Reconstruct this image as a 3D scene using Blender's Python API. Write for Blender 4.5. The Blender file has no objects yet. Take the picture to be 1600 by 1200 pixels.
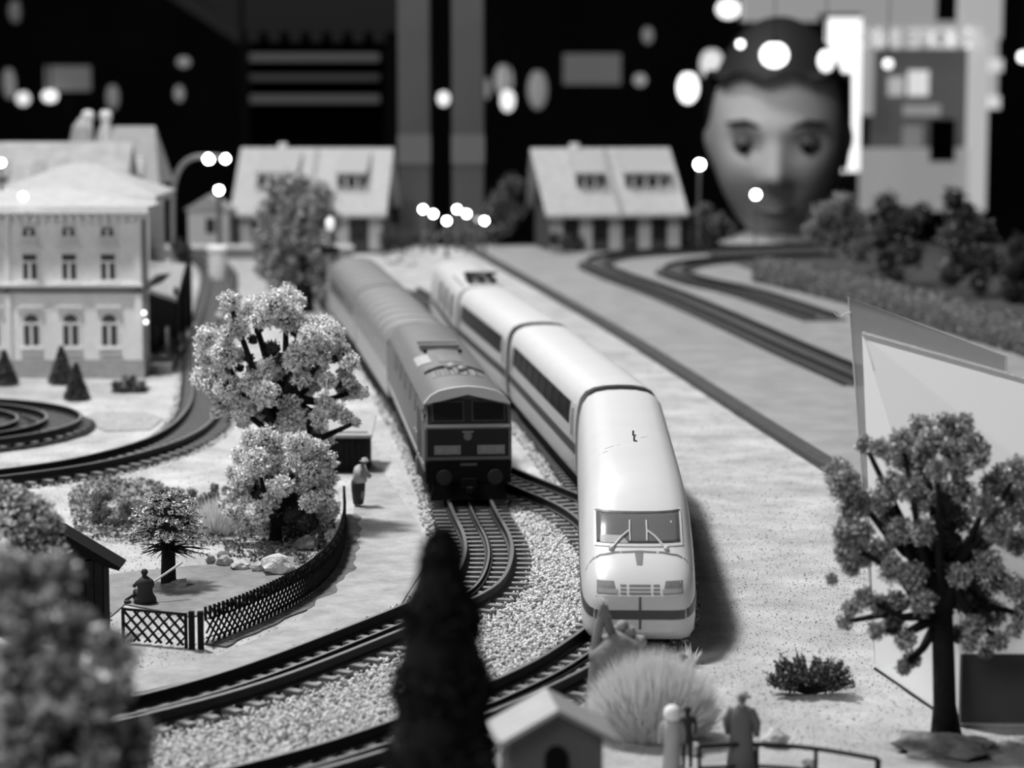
import bpy, bmesh, math, random
import numpy as np
from mathutils import Vector, Matrix, noise
from mathutils.bvhtree import BVHTree

SC = bpy.context.scene
COL = SC.collection
# ------------------------------------------------------------------ camera, light, exposure
CM = 0.01                       # everything below is written in centimetres
H, F = 17.0, 3800.0             # camera height above the layout board, focal length in pixels
TH = math.atan(480 / F)
CT, ST = math.cos(TH), math.sin(TH)
TABLE = 95.0                    # the layout board stands 95 cm above the room floor


def W(x, y, z=0.0):
    return Vector((x * CM, y * CM, (z + TABLE) * CM))


cam = bpy.data.cameras.new('camera')
cam.sensor_width = 36.0
cam.lens = F / 1600 * 36
cam.clip_start = 0.02
cam.clip_end = 60
cam.dof.use_dof = True
cam.dof.focus_distance = 0.80
cam.dof.aperture_fstop = 19.0
cam_o = bpy.data.objects.new('camera', cam)
cam_o.location = W(0, 0, H)
cam_o.rotation_euler = (math.pi / 2 - TH, 0, 0)
COL.objects.link(cam_o)
SC.camera = cam_o

w = bpy.data.worlds.new('room_dark')
SC.world = w
w.use_nodes = True
w.node_tree.nodes['Background'].inputs[0].default_value = (.5, .5, .5, 1)
w.node_tree.nodes['Background'].inputs[1].default_value = .035


def area(name, loc, target, size, power, sy=None):
    d = bpy.data.lights.new(name, 'AREA')
    d.energy = power
    d.size = size * CM
    if sy:
        d.shape = 'RECTANGLE'
        d.size_y = sy * CM
    o = bpy.data.objects.new(name, d)
    o.location = W(*loc)
    o.rotation_euler = (W(*target) - W(*loc)).to_track_quat('-Z', 'Y').to_euler()
    COL.objects.link(o)
    return o


area('spotlight_key', (-40, 112, 112), (0, 88, 0), 12, 16.5)
area('spotlight_rear', (-30, 225, 110), (0, 205, 0), 22, 9.5)
area('fill_light_front', (-70, -20, 95), (8, 85, 0), 60, 5.5)  # added front fill, set to the left to brighten the display board
area('fill_light_visitor', (-10, 200, 70), (28, 262, 8), 14, 1.3)  # added lamp aimed at the visitor to brighten the face
area('fill_light_back', (-60, 380, 150), (-30, 560, 20), 30, 9)  # added unseen lamp that lifts the dark shelf boards and uprights

vs = SC.view_settings
vs.view_transform = 'Standard'
vs.look = 'None'
vs.exposure = 0.35
vs.gamma = 1.0
vs.use_curve_mapping = False
SC.cycles.max_bounces = 6
SC.cycles.transparent_max_bounces = 8
SC.cycles.sample_clamp_indirect = 4.0
SC.cycles.use_denoising = True

# ------------------------------------------------------------------ materials
MATS = {}


def mat(name, v, rough=.8, var=0.0, scale=300, bump=0.0, bscale=None, emit=0.0, spec=.3, metal=0.0, contrast=None):
    """neutral grey material; v = linear albedo, var = amount of noise mottling, scale = noise features per metre"""
    if name in MATS:
        return MATS[name]
    m = bpy.data.materials.new(name)
    m.use_nodes = True
    nt = m.node_tree
    b = nt.nodes['Principled BSDF']
    b.inputs['Roughness'].default_value = rough
    b.inputs['Metallic'].default_value = metal
    b.inputs['Specular IOR Level'].default_value = spec
    b.inputs['Base Color'].default_value = (v, v, v, 1)
    if emit:
        b.inputs['Emission Color'].default_value = (1, 1, 1, 1)
        b.inputs['Emission Strength'].default_value = emit
    if var or bump:
        tc = nt.nodes.new('ShaderNodeTexCoord')
        n = nt.nodes.new('ShaderNodeTexNoise')
        n.inputs['Scale'].default_value = scale
        n.inputs['Detail'].default_value = 5
        n.inputs['Roughness'].default_value = .65
        nt.links.new(tc.outputs['Object'], n.inputs['Vector'])
        if var:
            r = nt.nodes.new('ShaderNodeMapRange')
            r.inputs['From Min'].default_value = .3
            r.inputs['From Max'].default_value = .7
            r.inputs['To Min'].default_value = max(0.0, v * (1 - var))
            r.inputs['To Max'].default_value = min(1.0, v * (1 + var))
            nt.links.new(n.outputs['Fac'], r.inputs['Value'])
            nt.links.new(r.outputs['Result'], b.inputs['Base Color'])
        if bump:
            n2 = n
            if bscale:
                n2 = nt.nodes.new('ShaderNodeTexNoise')
                n2.inputs['Scale'].default_value = bscale
                n2.inputs['Detail'].default_value = 4
                nt.links.new(tc.outputs['Object'], n2.inputs['Vector'])
            bp = nt.nodes.new('ShaderNodeBump')
            bp.inputs['Strength'].default_value = min(1, bump)
            bp.inputs['Distance'].default_value = .001
            nt.links.new(n2.outputs['Fac'], bp.inputs['Height'])
            nt.links.new(bp.outputs['Normal'], b.inputs['Normal'])
    MATS[name] = m
    return m


# ------------------------------------------------------------------ pixel helpers (photo is 1600 x 1200)
def G(px, py, z=0.0):
    u = (px - 800) / F
    v = (600 - py) / F
    t = (z - H) / (-ST + v * CT)
    return Vector((u * t, (CT + v * ST) * t, z))


def P(px, py, d):
    u = (px - 800) / F
    v = (600 - py) / F
    t = d / (CT + v * ST)
    return Vector((u * t, d, H + t * (-ST + v * CT)))


def cmpx(d):
    return d / F


# ------------------------------------------------------------------ mesh builder (centimetres)
class MB:
    def __init__(s, M=None):
        s.v, s.f, s.n = [], [], 0
        s.M = M

    def raw(s, v, f):
        v = np.asarray([tuple(p) for p in v], float).reshape(-1, 3)
        if s.M is not None:
            R = np.array(s.M.to_3x3())
            v = v @ R.T + np.array(s.M.translation)
        s.v.append(v)
        n = s.n
        s.f.extend([tuple(i + n for i in q) for q in f])
        s.n += len(v)
        return s

    def box(s, x0, x1, y0, y1, z0, z1):
        return s.raw([(x0, y0, z0), (x1, y0, z0), (x1, y1, z0), (x0, y1, z0), (x0, y0, z1), (x1, y0, z1), (x1, y1, z1), (x0, y1, z1)],
                     [(0, 3, 2, 1), (4, 5, 6, 7), (0, 1, 5, 4), (1, 2, 6, 5), (2, 3, 7, 6), (3, 0, 4, 7)])

    def hexa(s, p):   # 8 points, bottom ring then top ring
        return s.raw(p, [(0, 3, 2, 1), (4, 5, 6, 7), (0, 1, 5, 4), (1, 2, 6, 5), (2, 3, 7, 6), (3, 0, 4, 7)])

    def bar(s, a, b, wd, h=None):
        a, b = Vector(a), Vector(b)
        h = h or wd
        d = (b - a).normalized()
        up = Vector((0, 0, 1)) if abs(d.z) < .9 else Vector((0, 1, 0))
        r = d.cross(up).normalized() * wd / 2
        u = r.cross(d).normalized() * h / 2
        return s.hexa([a - r - u, a + r - u, b + r - u, b - r - u, a - r + u, a + r + u, b + r + u, b - r + u])

    def tube(s, pts, rad, n=8, cap=True):
        pts = [Vector(p) for p in pts]
        if not hasattr(rad, '__len__'):
            rad = [rad] * len(pts)
        vs_, fs = [], []
        prev = None
        for i, p in enumerate(pts):
            d = (pts[min(i + 1, len(pts) - 1)] - pts[max(i - 1, 0)]).normalized()
            if prev is None:
                r = d.cross(Vector((0, 0, 1)) if abs(d.z) < .9 else Vector((1, 0, 0))).normalized()
            else:
                r = (prev - d * prev.dot(d)).normalized()
            prev = r
            u = d.cross(r)
            for k in range(n):
                a = 2 * math.pi * k / n
                vs_.append(p + (r * math.cos(a) + u * math.sin(a)) * rad[i])
        for i in range(len(pts) - 1):
            for k in range(n):
                k2 = (k + 1) % n
                fs.append((i * n + k, i * n + k2, (i + 1) * n + k2, (i + 1) * n + k))
        if cap:
            fs.append(tuple(reversed(range(n))))
            fs.append(tuple(range((len(pts) - 1) * n, len(pts) * n)))
        return s.raw(vs_, fs)

    def lathe(s, prof, c=(0, 0, 0), n=16, sx=1, sy=1):
        vs_, fs = [], []
        for r, z in prof:
            for k in range(n):
                a = 2 * math.pi * k / n
                vs_.append((c[0] + r * math.cos(a) * sx, c[1] + r * math.sin(a) * sy, c[2] + z))
        m = len(prof)
        for i in range(m - 1):
            for k in range(n):
                k2 = (k + 1) % n
                fs.append((i * n + k, i * n + k2, (i + 1) * n + k2, (i + 1) * n + k))
        fs.append(tuple(reversed(range(n))))
        fs.append(tuple(range((m - 1) * n, m * n)))
        return s.raw(vs_, fs)

    def ball(s, c, r, n=12, sz=1.0):
        pr = [(max(1e-4, r * math.sin(math.pi * i / (n // 2 + 1))), -r * sz * math.cos(math.pi * i / (n // 2 + 1))) for i in range(n // 2 + 2)]
        return s.lathe(pr, c, n)

    def prism(s, poly, axis, a, b):
        """2-D polygon extruded along axis; axis 'y': poly in (x,z); 'x': (y,z); 'z': (x,y)"""
        n = len(poly)

        def pt(p, t):
            return {'y': (p[0], t, p[1]), 'x': (t, p[0], p[1]), 'z': (p[0], p[1], t)}[axis]
        v = [pt(p, a) for p in poly] + [pt(p, b) for p in poly]
        f = [tuple(reversed(range(n))), tuple(range(n, 2 * n))] + [(i, (i + 1) % n, n + (i + 1) % n, n + i) for i in range(n)]
        return s.raw(v, f)

    def mesh(s, name, off=(0, 0, 0), smooth=False, sharp=None):
        v = (np.concatenate(s.v) - np.array(tuple(off))) * CM
        me = bpy.data.meshes.new(name)
        me.from_pydata(v.tolist(), [], s.f)
        if smooth:
            me.shade_smooth()
            if sharp:
                me.set_sharp_from_angle(angle=math.radians(sharp))
        bm = bmesh.new()
        bm.from_mesh(me)
        bmesh.ops.recalc_face_normals(bm, faces=bm.faces)
        bm.to_mesh(me)
        bm.free()
        return me

    def build(s, name, m, parent=None, world=False, smooth=False, sharp=None, bevel=0, base=None):
        """parts: local cm of the parent, or world cm when world=True.  Top level: world cm, origin at base."""
        if parent is None:
            v = np.concatenate(s.v)
            if base is None:
                lo, hi = v.min(0), v.max(0)
                base = ((lo[0] + hi[0]) / 2, (lo[1] + hi[1]) / 2, lo[2])
            me = s.mesh(name, base, smooth, sharp)
            o = bpy.data.objects.new(name, me)
            o.location = W(*base)
        else:
            off = (0, 0, 0)
            if world:
                t = parent
                while t.parent:
                    t = t.parent
                off = (Vector(t.location) / CM) - Vector((0, 0, TABLE))
            me = s.mesh(name, off, smooth, sharp)
            o = bpy.data.objects.new(name, me)
            o.parent = parent
        me.materials.append(m)
        if bevel:
            b = o.modifiers.new('edge', 'BEVEL')
            b.width = bevel * CM
            b.segments = 2
            b.limit_method = 'ANGLE'
        COL.objects.link(o)
        return o


def tag(o, label=None, cat=None, group=None, kind=None):
    if label:
        o['label'] = label
    if cat:
        o['category'] = cat
    if group:
        o['group'] = group
    if kind:
        o['kind'] = kind
    return o


def thing(name, label, cat, loc=(0, 0, 0), rz=0, group=None):
    o = bpy.data.objects.new(name, None)
    o.empty_display_size = .01
    o.location = W(*loc)
    o.rotation_euler = (0, 0, rz)
    COL.objects.link(o)
    return tag(o, label, cat, group)


def struct(name, mb, m, **k):
    return tag(mb.build(name, m, **k), kind='structure')


def spline(pts, step):
    """Catmull-Rom through pts, resampled evenly"""
    p = [Vector((q[0], q[1], q[2] if len(q) > 2 else 0)) for q in pts]
    p = [p[0] * 2 - p[1]] + p + [p[-1] * 2 - p[-2]]
    out = []
    for i in range(1, len(p) - 2):
        for k in range(24):
            t = k / 24
            a, b, c, d = p[i - 1], p[i], p[i + 1], p[i + 2]
            out.append(.5 * ((2 * b) + (c - a) * t + (2 * a - 5 * b + 4 * c - d) * t * t + (3 * b - a - 3 * c + d) * t ** 3))
    out.append(p[-2])
    L = [0]
    for i in range(1, len(out)):
        L.append(L[-1] + (out[i] - out[i - 1]).length)
    n = max(2, int(L[-1] / step))
    res, j = [], 0
    for k in range(n + 1):
        t = L[-1] * k / n
        while j < len(L) - 2 and L[j + 1] < t:
            j += 1
        q = (t - L[j]) / max(1e-9, L[j + 1] - L[j])
        res.append(out[j].lerp(out[j + 1], q))
    return res


def tangent(pts, i):
    return (pts[min(i + 1, len(pts) - 1)] - pts[max(i - 1, 0)]).normalized()


# materials used in many places
M_sand = mat('pale_sand', .40, .95, .30, 38, .7, 700)
M_ballast = mat('ballast_stone', .62, .9, .45, 700)
M_ballast_dark = mat('ballast_stone_dark', .20, .9, .4, 700)
M_road = mat('grey_road', .26, .85, .18, 45, .3, 700)
M_path = mat('garden_path', .33, .9, .25, 90, .5, 900)
M_soil = mat('dark_soil', .17, .95, .5, 160, .8, 700)
M_sleeper = mat('sleeper_brown', .15, .5, .3, 500, spec=.6)
M_rail = mat('rail_side', .012, .6, spec=.3)
M_railtop = mat('rail_top', .22, .35, metal=.6)
M_black = mat('black_plastic', .006, .8, spec=.08)
M_dark = mat('dark_plastic', .02, .6, spec=.15)
M_white = mat('white_body', .60, .35, .03, 60, spec=.4)
M_glass = mat('dark_window', .012, .2, spec=.5)
M_bark = mat('dark_bark', .009, .9, .4, 400, .5, 900)
M_leaf = mat('flock_light', .90, .8, .12, 500)
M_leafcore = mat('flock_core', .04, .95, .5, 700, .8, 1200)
M_leafmid = mat('flock_mid', .30, .9, .45, 500)
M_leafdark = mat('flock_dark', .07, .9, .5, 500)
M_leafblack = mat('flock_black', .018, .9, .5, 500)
M_wall = mat('plaster_wall', .72, .85, .08, 250, .3, 1500)
M_wallL = mat('plaster_light', .70, .8, .05, 200)
M_roof = mat('pale_roof', .37, .8, .10, 150, .3, 900)
M_roofg = mat('grey_roof', .26, .8, .12, 150)
M_wood = mat('dark_wood', .012, .8, .3, 300, spec=.1)
M_rock = mat('pale_rock', .52, .9, .35, 350, .8, 700)

# ================================================================== room and table
M_room = mat('room_wall_dark', .030, .9, .3, 3)
M_floor = mat('room_floor_dark', .03, .6)
struct('floor', MB().box(-450, 450, -250, 950, -TABLE - 4, -TABLE), M_floor)
struct('wall_back', MB().box(-450, 450, 950, 958, -TABLE, 170), M_room)
struct('wall_left', MB().box(-458, -450, -250, 950, -TABLE, 170), M_room)
struct('wall_right', MB().box(450, 458, -250, 950, -TABLE, 170), M_room)
struct('wall_front', MB().box(-450, 450, -258, -250, -TABLE, 170), M_room)
struct('ceiling', MB().box(-450, 450, -250, 950, 170, 176), M_room)

# layout board: carries the whole landscape
gx0, gx1, gy0, gy1 = -75, 75, 34, 246
nx, ny = 150, 212
X, Y = np.meshgrid(np.linspace(gx0, gx1, nx + 1), np.linspace(gy0, gy1, ny + 1), indexing='ij')
v = np.stack([X, Y, np.zeros_like(X)], -1).reshape(-1, 3)
rng = np.random.default_rng(3)
v[:, 2] += -np.abs(rng.normal(0, .02, len(v)))
f = []
for i in range(nx):
    for j in range(ny):
        a = i * (ny + 1) + j
        f.append((a, a + ny + 1, a + ny + 2, a + 1))
struct('ground', MB().raw(v, f), M_sand, base=(0, 140, 0))
tb = thing('layout_table', 'dark table carrying the whole model railway landscape', 'table', (0, 140, -TABLE))
MB().box(-75, 75, 34, 246, -4, -.25).build('table_top', M_wood, tb, world=True)
for sx in (-70, 70):
    for sy in (40, 240):
        MB().box(sx - 3, sx + 3, sy - 3, sy + 3, -TABLE, -4).build('leg', M_wood, tb, world=True)


def slab(name, pts, z0, z1, m, label, cat, kind=None):
    o = MB().prism([(p[0], p[1]) for p in pts], 'z', z0, z1).build(name, m)
    return tag(o, label, cat, kind=kind)


# road on the right, edged by a dark kerb
kerb_px = [(724, 386), (745, 397), (860, 462), (960, 520), (1060, 583), (1160, 648), (1260, 712), (1330, 756)]
kl = [G(*p) for p in kerb_px]
d_ = (kl[-1] - kl[-2]).normalized()
kl.append(kl[-1] + d_ * 60)
road_pts = [(p.x + .5, p.y) for p in kl] + [(74, kl[-1].y), (74, 245), (kl[0].x + .5, 245)]
slab('road', road_pts, -.1, .22, M_road, 'smooth grey road surface behind the dark kerb', 'road', 'structure')
kb = MB()
kd = spline(kl, 2.0)
for i in range(len(kd) - 1):
    a, b = kd[i], kd[i + 1]
    t = (b - a).normalized()
    n = Vector((t.y, -t.x, 0))
    if n.x < 0:
        n = -n
    q = [a - n * .35, a + n * .55, b + n * .55, b - n * .35]
    kb.hexa([(p.x, p.y, -.1) for p in q] + [(p.x, p.y, .30) for p in q])
struct('kerb', kb, mat('kerb_stone', .055, .8, .3, 200))

# smoother paths and beds that lie on the sand
slab('garden_path', [G(*p) for p in [(500, 1010), (620, 955), (668, 880), (655, 820), (600, 740), (585, 690), (560, 700), (548, 860), (470, 970), (330, 1030), (215, 1050), (210, 1085), (400, 1042)]],
     -.05, .035, M_path, 'smooth trodden path curving between the lattice fence and the track', 'path', 'structure')
slab('garden_plot', [G(*p) for p in [(150, 985), (195, 945), (300, 965), (420, 930), (500, 880), (470, 868), (380, 880), (300, 885), (200, 895), (160, 900)]],
     -.05, .035, mat('plot_soil', .22, .9, .25, 120, .5, 800), 'flat grey garden plot inside the lattice fence', 'garden bed', 'structure')
slab('flower_bed', [G(*p) for p in [(125, 655), (150, 645), (230, 645), (255, 655), (235, 672), (165, 674)]],
     -.05, .04, M_leafmid, 'dull oval lawn patch on the sand inside the track curve', 'garden bed', 'structure')
slab('station_forecourt', [G(*p) for p in [(340, 395), (395, 395), (430, 440), (400, 470), (372, 470), (352, 430)]],
     -.05, .04, M_path, 'pale yard between the far track and the round tree', 'yard', 'structure')

# ================================================================== track
sl_me = MB().box(-1.5, 1.5, -.14, .14, 0, .2).mesh('sleeper')
sl_me.materials.append(M_sleeper)
TRACK_LINES = []
M_bed = mat('track_bed', .006, .9, .5, 600)


def track(name, label, pts, sleepers_until=130, z=0.0, mid=False):
    ps = spline([(p[0], p[1], z) for p in pts], .80)
    TRACK_LINES.append(ps)
    root = thing(name, label, 'railway track', tuple(ps[len(ps) // 2]))
    far = MB()
    off = Vector(ps[len(ps) // 2])
    for i, p in enumerate(ps):
        t = tangent(ps, i)
        ang = math.atan2(t.y, t.x) - math.pi / 2
        if p.y < sleepers_until and p.y > 50:
            o = bpy.data.objects.new('sleeper', sl_me)
            o.parent = root
            o.location = (p - off) * CM
            o.rotation_euler = (0, 0, ang)
            COL.objects.link(o)
        else:
            far.M = Matrix.Translation(p) @ Matrix.Rotation(ang, 4, 'Z')
            far.box(-1.3, 1.3, -.13, .13, 0, .2)
    if far.n:
        tag(far.build('sleepers', M_sleeper, root, world=True), kind='stuff')
    bed = MB()
    for i in range(len(ps) - 1):
        a, b = ps[i], ps[i + 1]
        na, nb_ = tangent(ps, i), tangent(ps, i + 1)
        na, nb_ = Vector((na.y, -na.x, 0)) * 1.55, Vector((nb_.y, -nb_.x, 0)) * 1.55
        q = [a - na, a + na, b + nb_, b - nb_]
        bed.hexa([(p.x, p.y, z - .02) for p in q] + [(p.x, p.y, z + .07) for p in q])
    bed.build('track_bed', M_bed, root, world=True)
    for sgn in ((-1, 0, 1) if mid else (-1, 1)):
        rail, head = MB(), MB()
        prof = [(-.14, .2), (.14, .2), (.14, .25), (.04, .28), (.04, .44), (.07, .47), (.07, .53), (-.07, .53), (-.07, .47), (-.04, .44), (-.04, .28), (-.14, .25)]
        hp = [(-.06, .525), (.06, .525), (.06, .548), (-.06, .548)]
        if sgn == 0:
            prof = [(a, min(b, .34)) for a, b in prof]
            hp = [(a * .7, b - .19) for a, b in hp]
        for mb, pr in ((rail, prof), (head, hp)):
            vs_, fs = [], []
            n = len(pr)
            for i, p in enumerate(ps):
                t = tangent(ps, i)
                nrm = Vector((t.y, -t.x, 0))
                for a, b in pr:
                    vs_.append(p + nrm * (sgn * .825 + a) + Vector((0, 0, b)))
            for i in range(len(ps) - 1):
                for k in range(n):
                    fs.append((i * n + k, i * n + (k + 1) % n, (i + 1) * n + (k + 1) % n, (i + 1) * n + k))
            fs.append(tuple(range(n)))
            fs.append(tuple(range((len(ps) - 1) * n, len(ps) * n)))
            mb.raw(vs_, fs)
        r = rail.build('rail', M_rail, root, world=True)
        head.build('rail_head', M_railtop, r, world=True)
    return ps


def gl(*px, z=.3):
    return [tuple(G(a, b, z))[:2] for a, b in px]


tA = track('railway_track', 'curved track carrying the dark diesel locomotive, running out past the lattice fence',
           [(-14.5, 192), (-10.9, 168), (-7.9, 146), (-4.5, 121), (-2.4, 103)] + gl((738, 800), (760, 845), (762, 880), (742, 918), (690, 948), (600, 987), (400, 1064), (210, 1117), (0, 1160), (-200, 1190)), mid=True)
tB = track('railway_track', 'track carrying the white express train, curving away in front of its nose',
           [(-8.3, 192), (-4.2, 168), (-1.6, 143.5), (1.5, 121), (3.9, 97), (4.15, 84), (3.75, 75)] + gl((905, 1032), (770, 1100), (600, 1165), (430, 1215), (200, 1268)), mid=True)
tF = track('railway_track', 'short connecting track crossing between the two trains',
           gl((735, 722), (790, 748), (850, 773), (905, 797)) + [(3.4, 89.5), (3.9, 84.5)])
tC = track('railway_track', 'track curving past the station building to the left edge',
           gl((322, 400), (342, 425), (338, 470), (325, 530), (326, 595), (318, 645), (268, 688), (150, 724), (0, 747), (-150, 760)), sleepers_until=118)


def ring(cx, cy, r, a0, a1, n=14):
    return [(cx + r * math.cos(a0 + (a1 - a0) * i / n), cy + r * math.sin(a0 + (a1 - a0) * i / n)) for i in range(n + 1)]


track('railway_track', 'outer loop of the small turning circle beside the left edge', ring(-29.4, 116.5, 7.6, -2.2, 2.2), sleepers_until=0)
track('railway_track', 'inner loop of the small turning circle beside the left edge', ring(-29.4, 116.3, 4.6, -2.2, 2.2), sleepers_until=0)
track('railway_track', 'blurred outer track curving round in front of the right-hand chalet',
      gl((1300, 386), (1180, 390), (1060, 395), (965, 402), (930, 414), (965, 433), (1040, 460), (1130, 498), (1240, 548), (1360, 600)), sleepers_until=0, z=.22)
track('railway_track', 'blurred inner track looping beyond the road on the right',
      gl((1300, 402), (1180, 406), (1095, 412), (1052, 424), (1085, 440), (1170, 460), (1290, 500)), sleepers_until=0, z=.22)


# ================================================================== loose ballast and ground flecks
def in_poly(x, y, poly):
    r = np.zeros(len(x), bool)
    n = len(poly)
    for i in range(n):
        x0, y0 = poly[i][0], poly[i][1]
        x1, y1 = poly[(i + 1) % n][0], poly[(i + 1) % n][1]
        c = ((y0 > y) != (y1 > y)) & (x < (x1 - x0) * (y - y0) / (y1 - y0 + 1e-12) + x0)
        r ^= c
    return r


OCT_V = np.array([(1, 0, 0), (-1, 0, 0), (0, 1, 0), (0, -1, 0), (0, 0, 1), (0, 0, -1)], float)
OCT_F = np.array([(0, 2, 4), (2, 1, 4), (1, 3, 4), (3, 0, 4), (2, 0, 5), (1, 2, 5), (3, 1, 5), (0, 3, 5)])
TET_V = np.array([(1, 1, 1), (-1, -1, 1), (-1, 1, -1), (1, -1, -1)], float) * .7
TET_F = np.array([(0, 2, 1), (0, 1, 3), (0, 3, 2), (1, 2, 3)])
QUAD_V = np.array([(-1, -.6, 0), (1, -.6, .15), (1, .6, 0), (-1, .6, .15)], float)
QUAD_F = np.array([(0, 1, 2, 3)])


def scatter(name, pos, size, m, parent=None, shape=0, seed=1, world=True, flat=1.0, m2=None, share2=0):
    """many tiny solids in one mesh (numpy)"""
    rg = np.random.default_rng(seed)
    TV, TF = ((OCT_V, OCT_F), (TET_V, TET_F), (QUAD_V, QUAD_F))[shape]
    n = len(pos)
    q = rg.normal(size=(n, 4))
    q /= np.linalg.norm(q, axis=1)[:, None]
    a, b, c, d = q.T
    R = np.stack([1 - 2 * (c * c + d * d), 2 * (b * c - a * d), 2 * (b * d + a * c), 2 * (b * c + a * d), 1 - 2 * (b * b + d * d), 2 * (c * d - a * b),
                  2 * (b * d - a * c), 2 * (c * d + a * b), 1 - 2 * (b * b + c * c)], -1).reshape(n, 3, 3)
    tv = TV[None] * rg.uniform(.6, 1.3, (n, len(TV), 1))
    v = np.einsum('nij,nkj->nki', R, tv) * np.asarray(size).reshape(-1, 1, 1)
    v[:, :, 2] *= flat
    v += np.asarray(pos)[:, None]
    base = np.asarray(pos).mean(0)
    base[2] = np.asarray(pos)[:, 2].min()
    if parent is not None:
        t = parent
        while t.parent:
            t = t.parent
        base = np.array((Vector(t.location) / CM) - Vector((0, 0, TABLE)))
    v = ((v - base) * CM).reshape(-1, 3)
    k = len(TV)
    fs = (TF[None] + (np.arange(n) * k)[:, None, None]).reshape(-1, TF.shape[1])
    me = bpy.data.meshes.new(name)
    me.vertices.add(len(v))
    me.vertices.foreach_set('co', v.ravel())
    me.loops.add(fs.size)
    me.loops.foreach_set('vertex_index', fs.ravel().astype(np.int32))
    me.polygons.add(len(fs))
    me.polygons.foreach_set('loop_start', (np.arange(len(fs)) * TF.shape[1]).astype(np.int32))
    me.materials.append(m)
    if m2:
        me.materials.append(m2)
        pick = (rg.random(n) < share2).repeat(len(TF)).astype(np.int32)
        me.polygons.foreach_set('material_index', pick)
    me.update(calc_edges=True)
    o = bpy.data.objects.new(name, me)
    if parent is not None:
        o.parent = parent
    else:
        o.location = W(*base)
    COL.objects.link(o)
    return o


bal = [G(*p) for p in [(790, 785), (850, 790), (905, 812), (912, 850), (1000, 1000), (920, 1075), (765, 1130), (500, 1215), (200, 1290), (-20, 1260), (-20, 1190), (215, 1140), (600, 1015), (740, 960), (820, 900), (815, 850)]]
bx, by = [p.x for p in bal], [p.y for p in bal]
rg = np.random.default_rng(5)
n = 62000
x = rg.uniform(min(bx), max(bx), n)
y = rg.uniform(min(by), max(by), n)
k = in_poly(x, y, bal)
x, y = x[k][:27000], y[k][:27000]
z = rg.uniform(.0, .10, len(x))
tag(scatter('ballast_gravel', np.stack([x, y, z], -1), rg.uniform(.04, .085, len(x)), M_ballast, shape=0, seed=7, m2=M_ballast_dark, share2=.17),
    'loose pale ballast stones between the curving tracks', 'gravel', kind='stuff')
# thin ballast shoulders along the two main tracks
pp = []
for ps, s0, s1 in ((tA, 1.5, 2.0), (tB, 1.5, 2.1), (tF, 1.5, 1.9), (tC, 1.5, 1.8)):
    for i, p in enumerate(ps):
        t = tangent(ps, i)
        nn = Vector((t.y, -t.x, 0))
        dens = 30 if p.y < 130 else 6
        for _ in range(dens):
            s = rg.uniform(s0, s1) * rg.choice((-1, 1)) if rg.random() < .93 else rg.uniform(-1.2, 1.2)
            q = p + nn * s + t * rg.uniform(-.31, .31)
            pp.append((q.x, q.y, rg.uniform(0, .07 if abs(s) > 1.2 else .04)))
pp = np.array(pp)
tag(scatter('track_gravel', pp, rg.uniform(.035, .08, len(pp)), M_ballast, shape=0, seed=9, m2=M_ballast_dark, share2=.45),
    'grey gravel lying between the sleepers and along the track edges', 'gravel', kind='stuff')
# sand and turf flecks on the ground
n = 60000
d = 60 * (190 / 60) ** rg.random(n)
x = rg.uniform(-.24, .24, n) * d
keep = (x < (G(1060, 583).x - (d - G(1060, 583).y) * .13) + 0)
x, d = x[keep], d[keep]
tag(scatter('ground_flecks', np.stack([x, d, rg.uniform(-.01, .02, len(x))], -1), rg.uniform(.012, .034, len(x)) * (d / 70) ** .3, M_sand, shape=1, seed=11, flat=.7,
            m2=mat('fleck_dark', .20, .9), share2=.05),
    'fine pale scatter of sand and turf flecks over the open ground', 'sand', kind='stuff')

# turf tufts on the slope between the left track and the garden
for nm, lab, poly_px, n, m_a, sh_, seed in (
        ('meadow_grass', 'rough grey-green turf fibres on the slope behind the garden pine', [(105, 770), (150, 745), (215, 750), (330, 780), (352, 850), (300, 858), (215, 852), (120, 842), (110, 800)], 11000, .30, .5, 21),
        ('meadow_grass', 'rough dark turf under and behind the rounded garden tree', [(345, 760), (400, 735), (500, 740), (525, 800), (520, 860), (470, 885), (400, 882), (350, 865)], 9000, .16, .4, 22)):
    pl = [G(*p) for p in poly_px]
    rg = np.random.default_rng(seed)
    x = rg.uniform(min(p.x for p in pl), max(p.x for p in pl), n * 2)
    y = rg.uniform(min(p.y for p in pl), max(p.y for p in pl), n * 2)
    k = in_poly(x, y, pl)
    x, y = x[k][:n], y[k][:n]
    cl_ = np.array([noise.noise(Vector((a * .9, b * .9, seed))) for a, b in zip(x, y)])
    k = cl_ > rg.uniform(-.5, .3, len(x))
    x, y, cl_ = x[k], y[k], cl_[k]
    tag(scatter(nm, np.stack([x, y, rg.uniform(0, .10, len(x)) + np.maximum(0, cl_) * .25], -1), rg.uniform(.03, .08, len(x)), mat('turf_%02d' % int(m_a * 100), m_a, .9), shape=2, seed=seed, m2=M_leafdark, share2=.35), lab, 'grass', kind='stuff')

# ================================================================== rolling stock
def loft(secs):
    """secs: list of (y, [(x,z) half profile from bottom centre to top centre]) -> MB"""
    rings = []
    for y, hp in secs:
        full = [(x, y, z) for x, z in hp] + [(-x, y, z) for x, z in reversed(hp[1:-1])]
        rings.append(full)
    n = len(rings[0])
    v = [p for r in rings for p in r]
    f = [tuple(range(n))] + [tuple(reversed(range((len(rings) - 1) * n, len(rings) * n)))]
    for i in range(len(rings) - 1):
        for k in range(n):
            f.append((i * n + k, i * n + (k + 1) % n, (i + 1) * n + (k + 1) % n, (i + 1) * n + k))
    return MB().raw(v, f)


def bvh_of(mb):
    return BVHTree.FromPolygons([tuple(p) for p in np.concatenate(mb.v)], mb.f)


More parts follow.
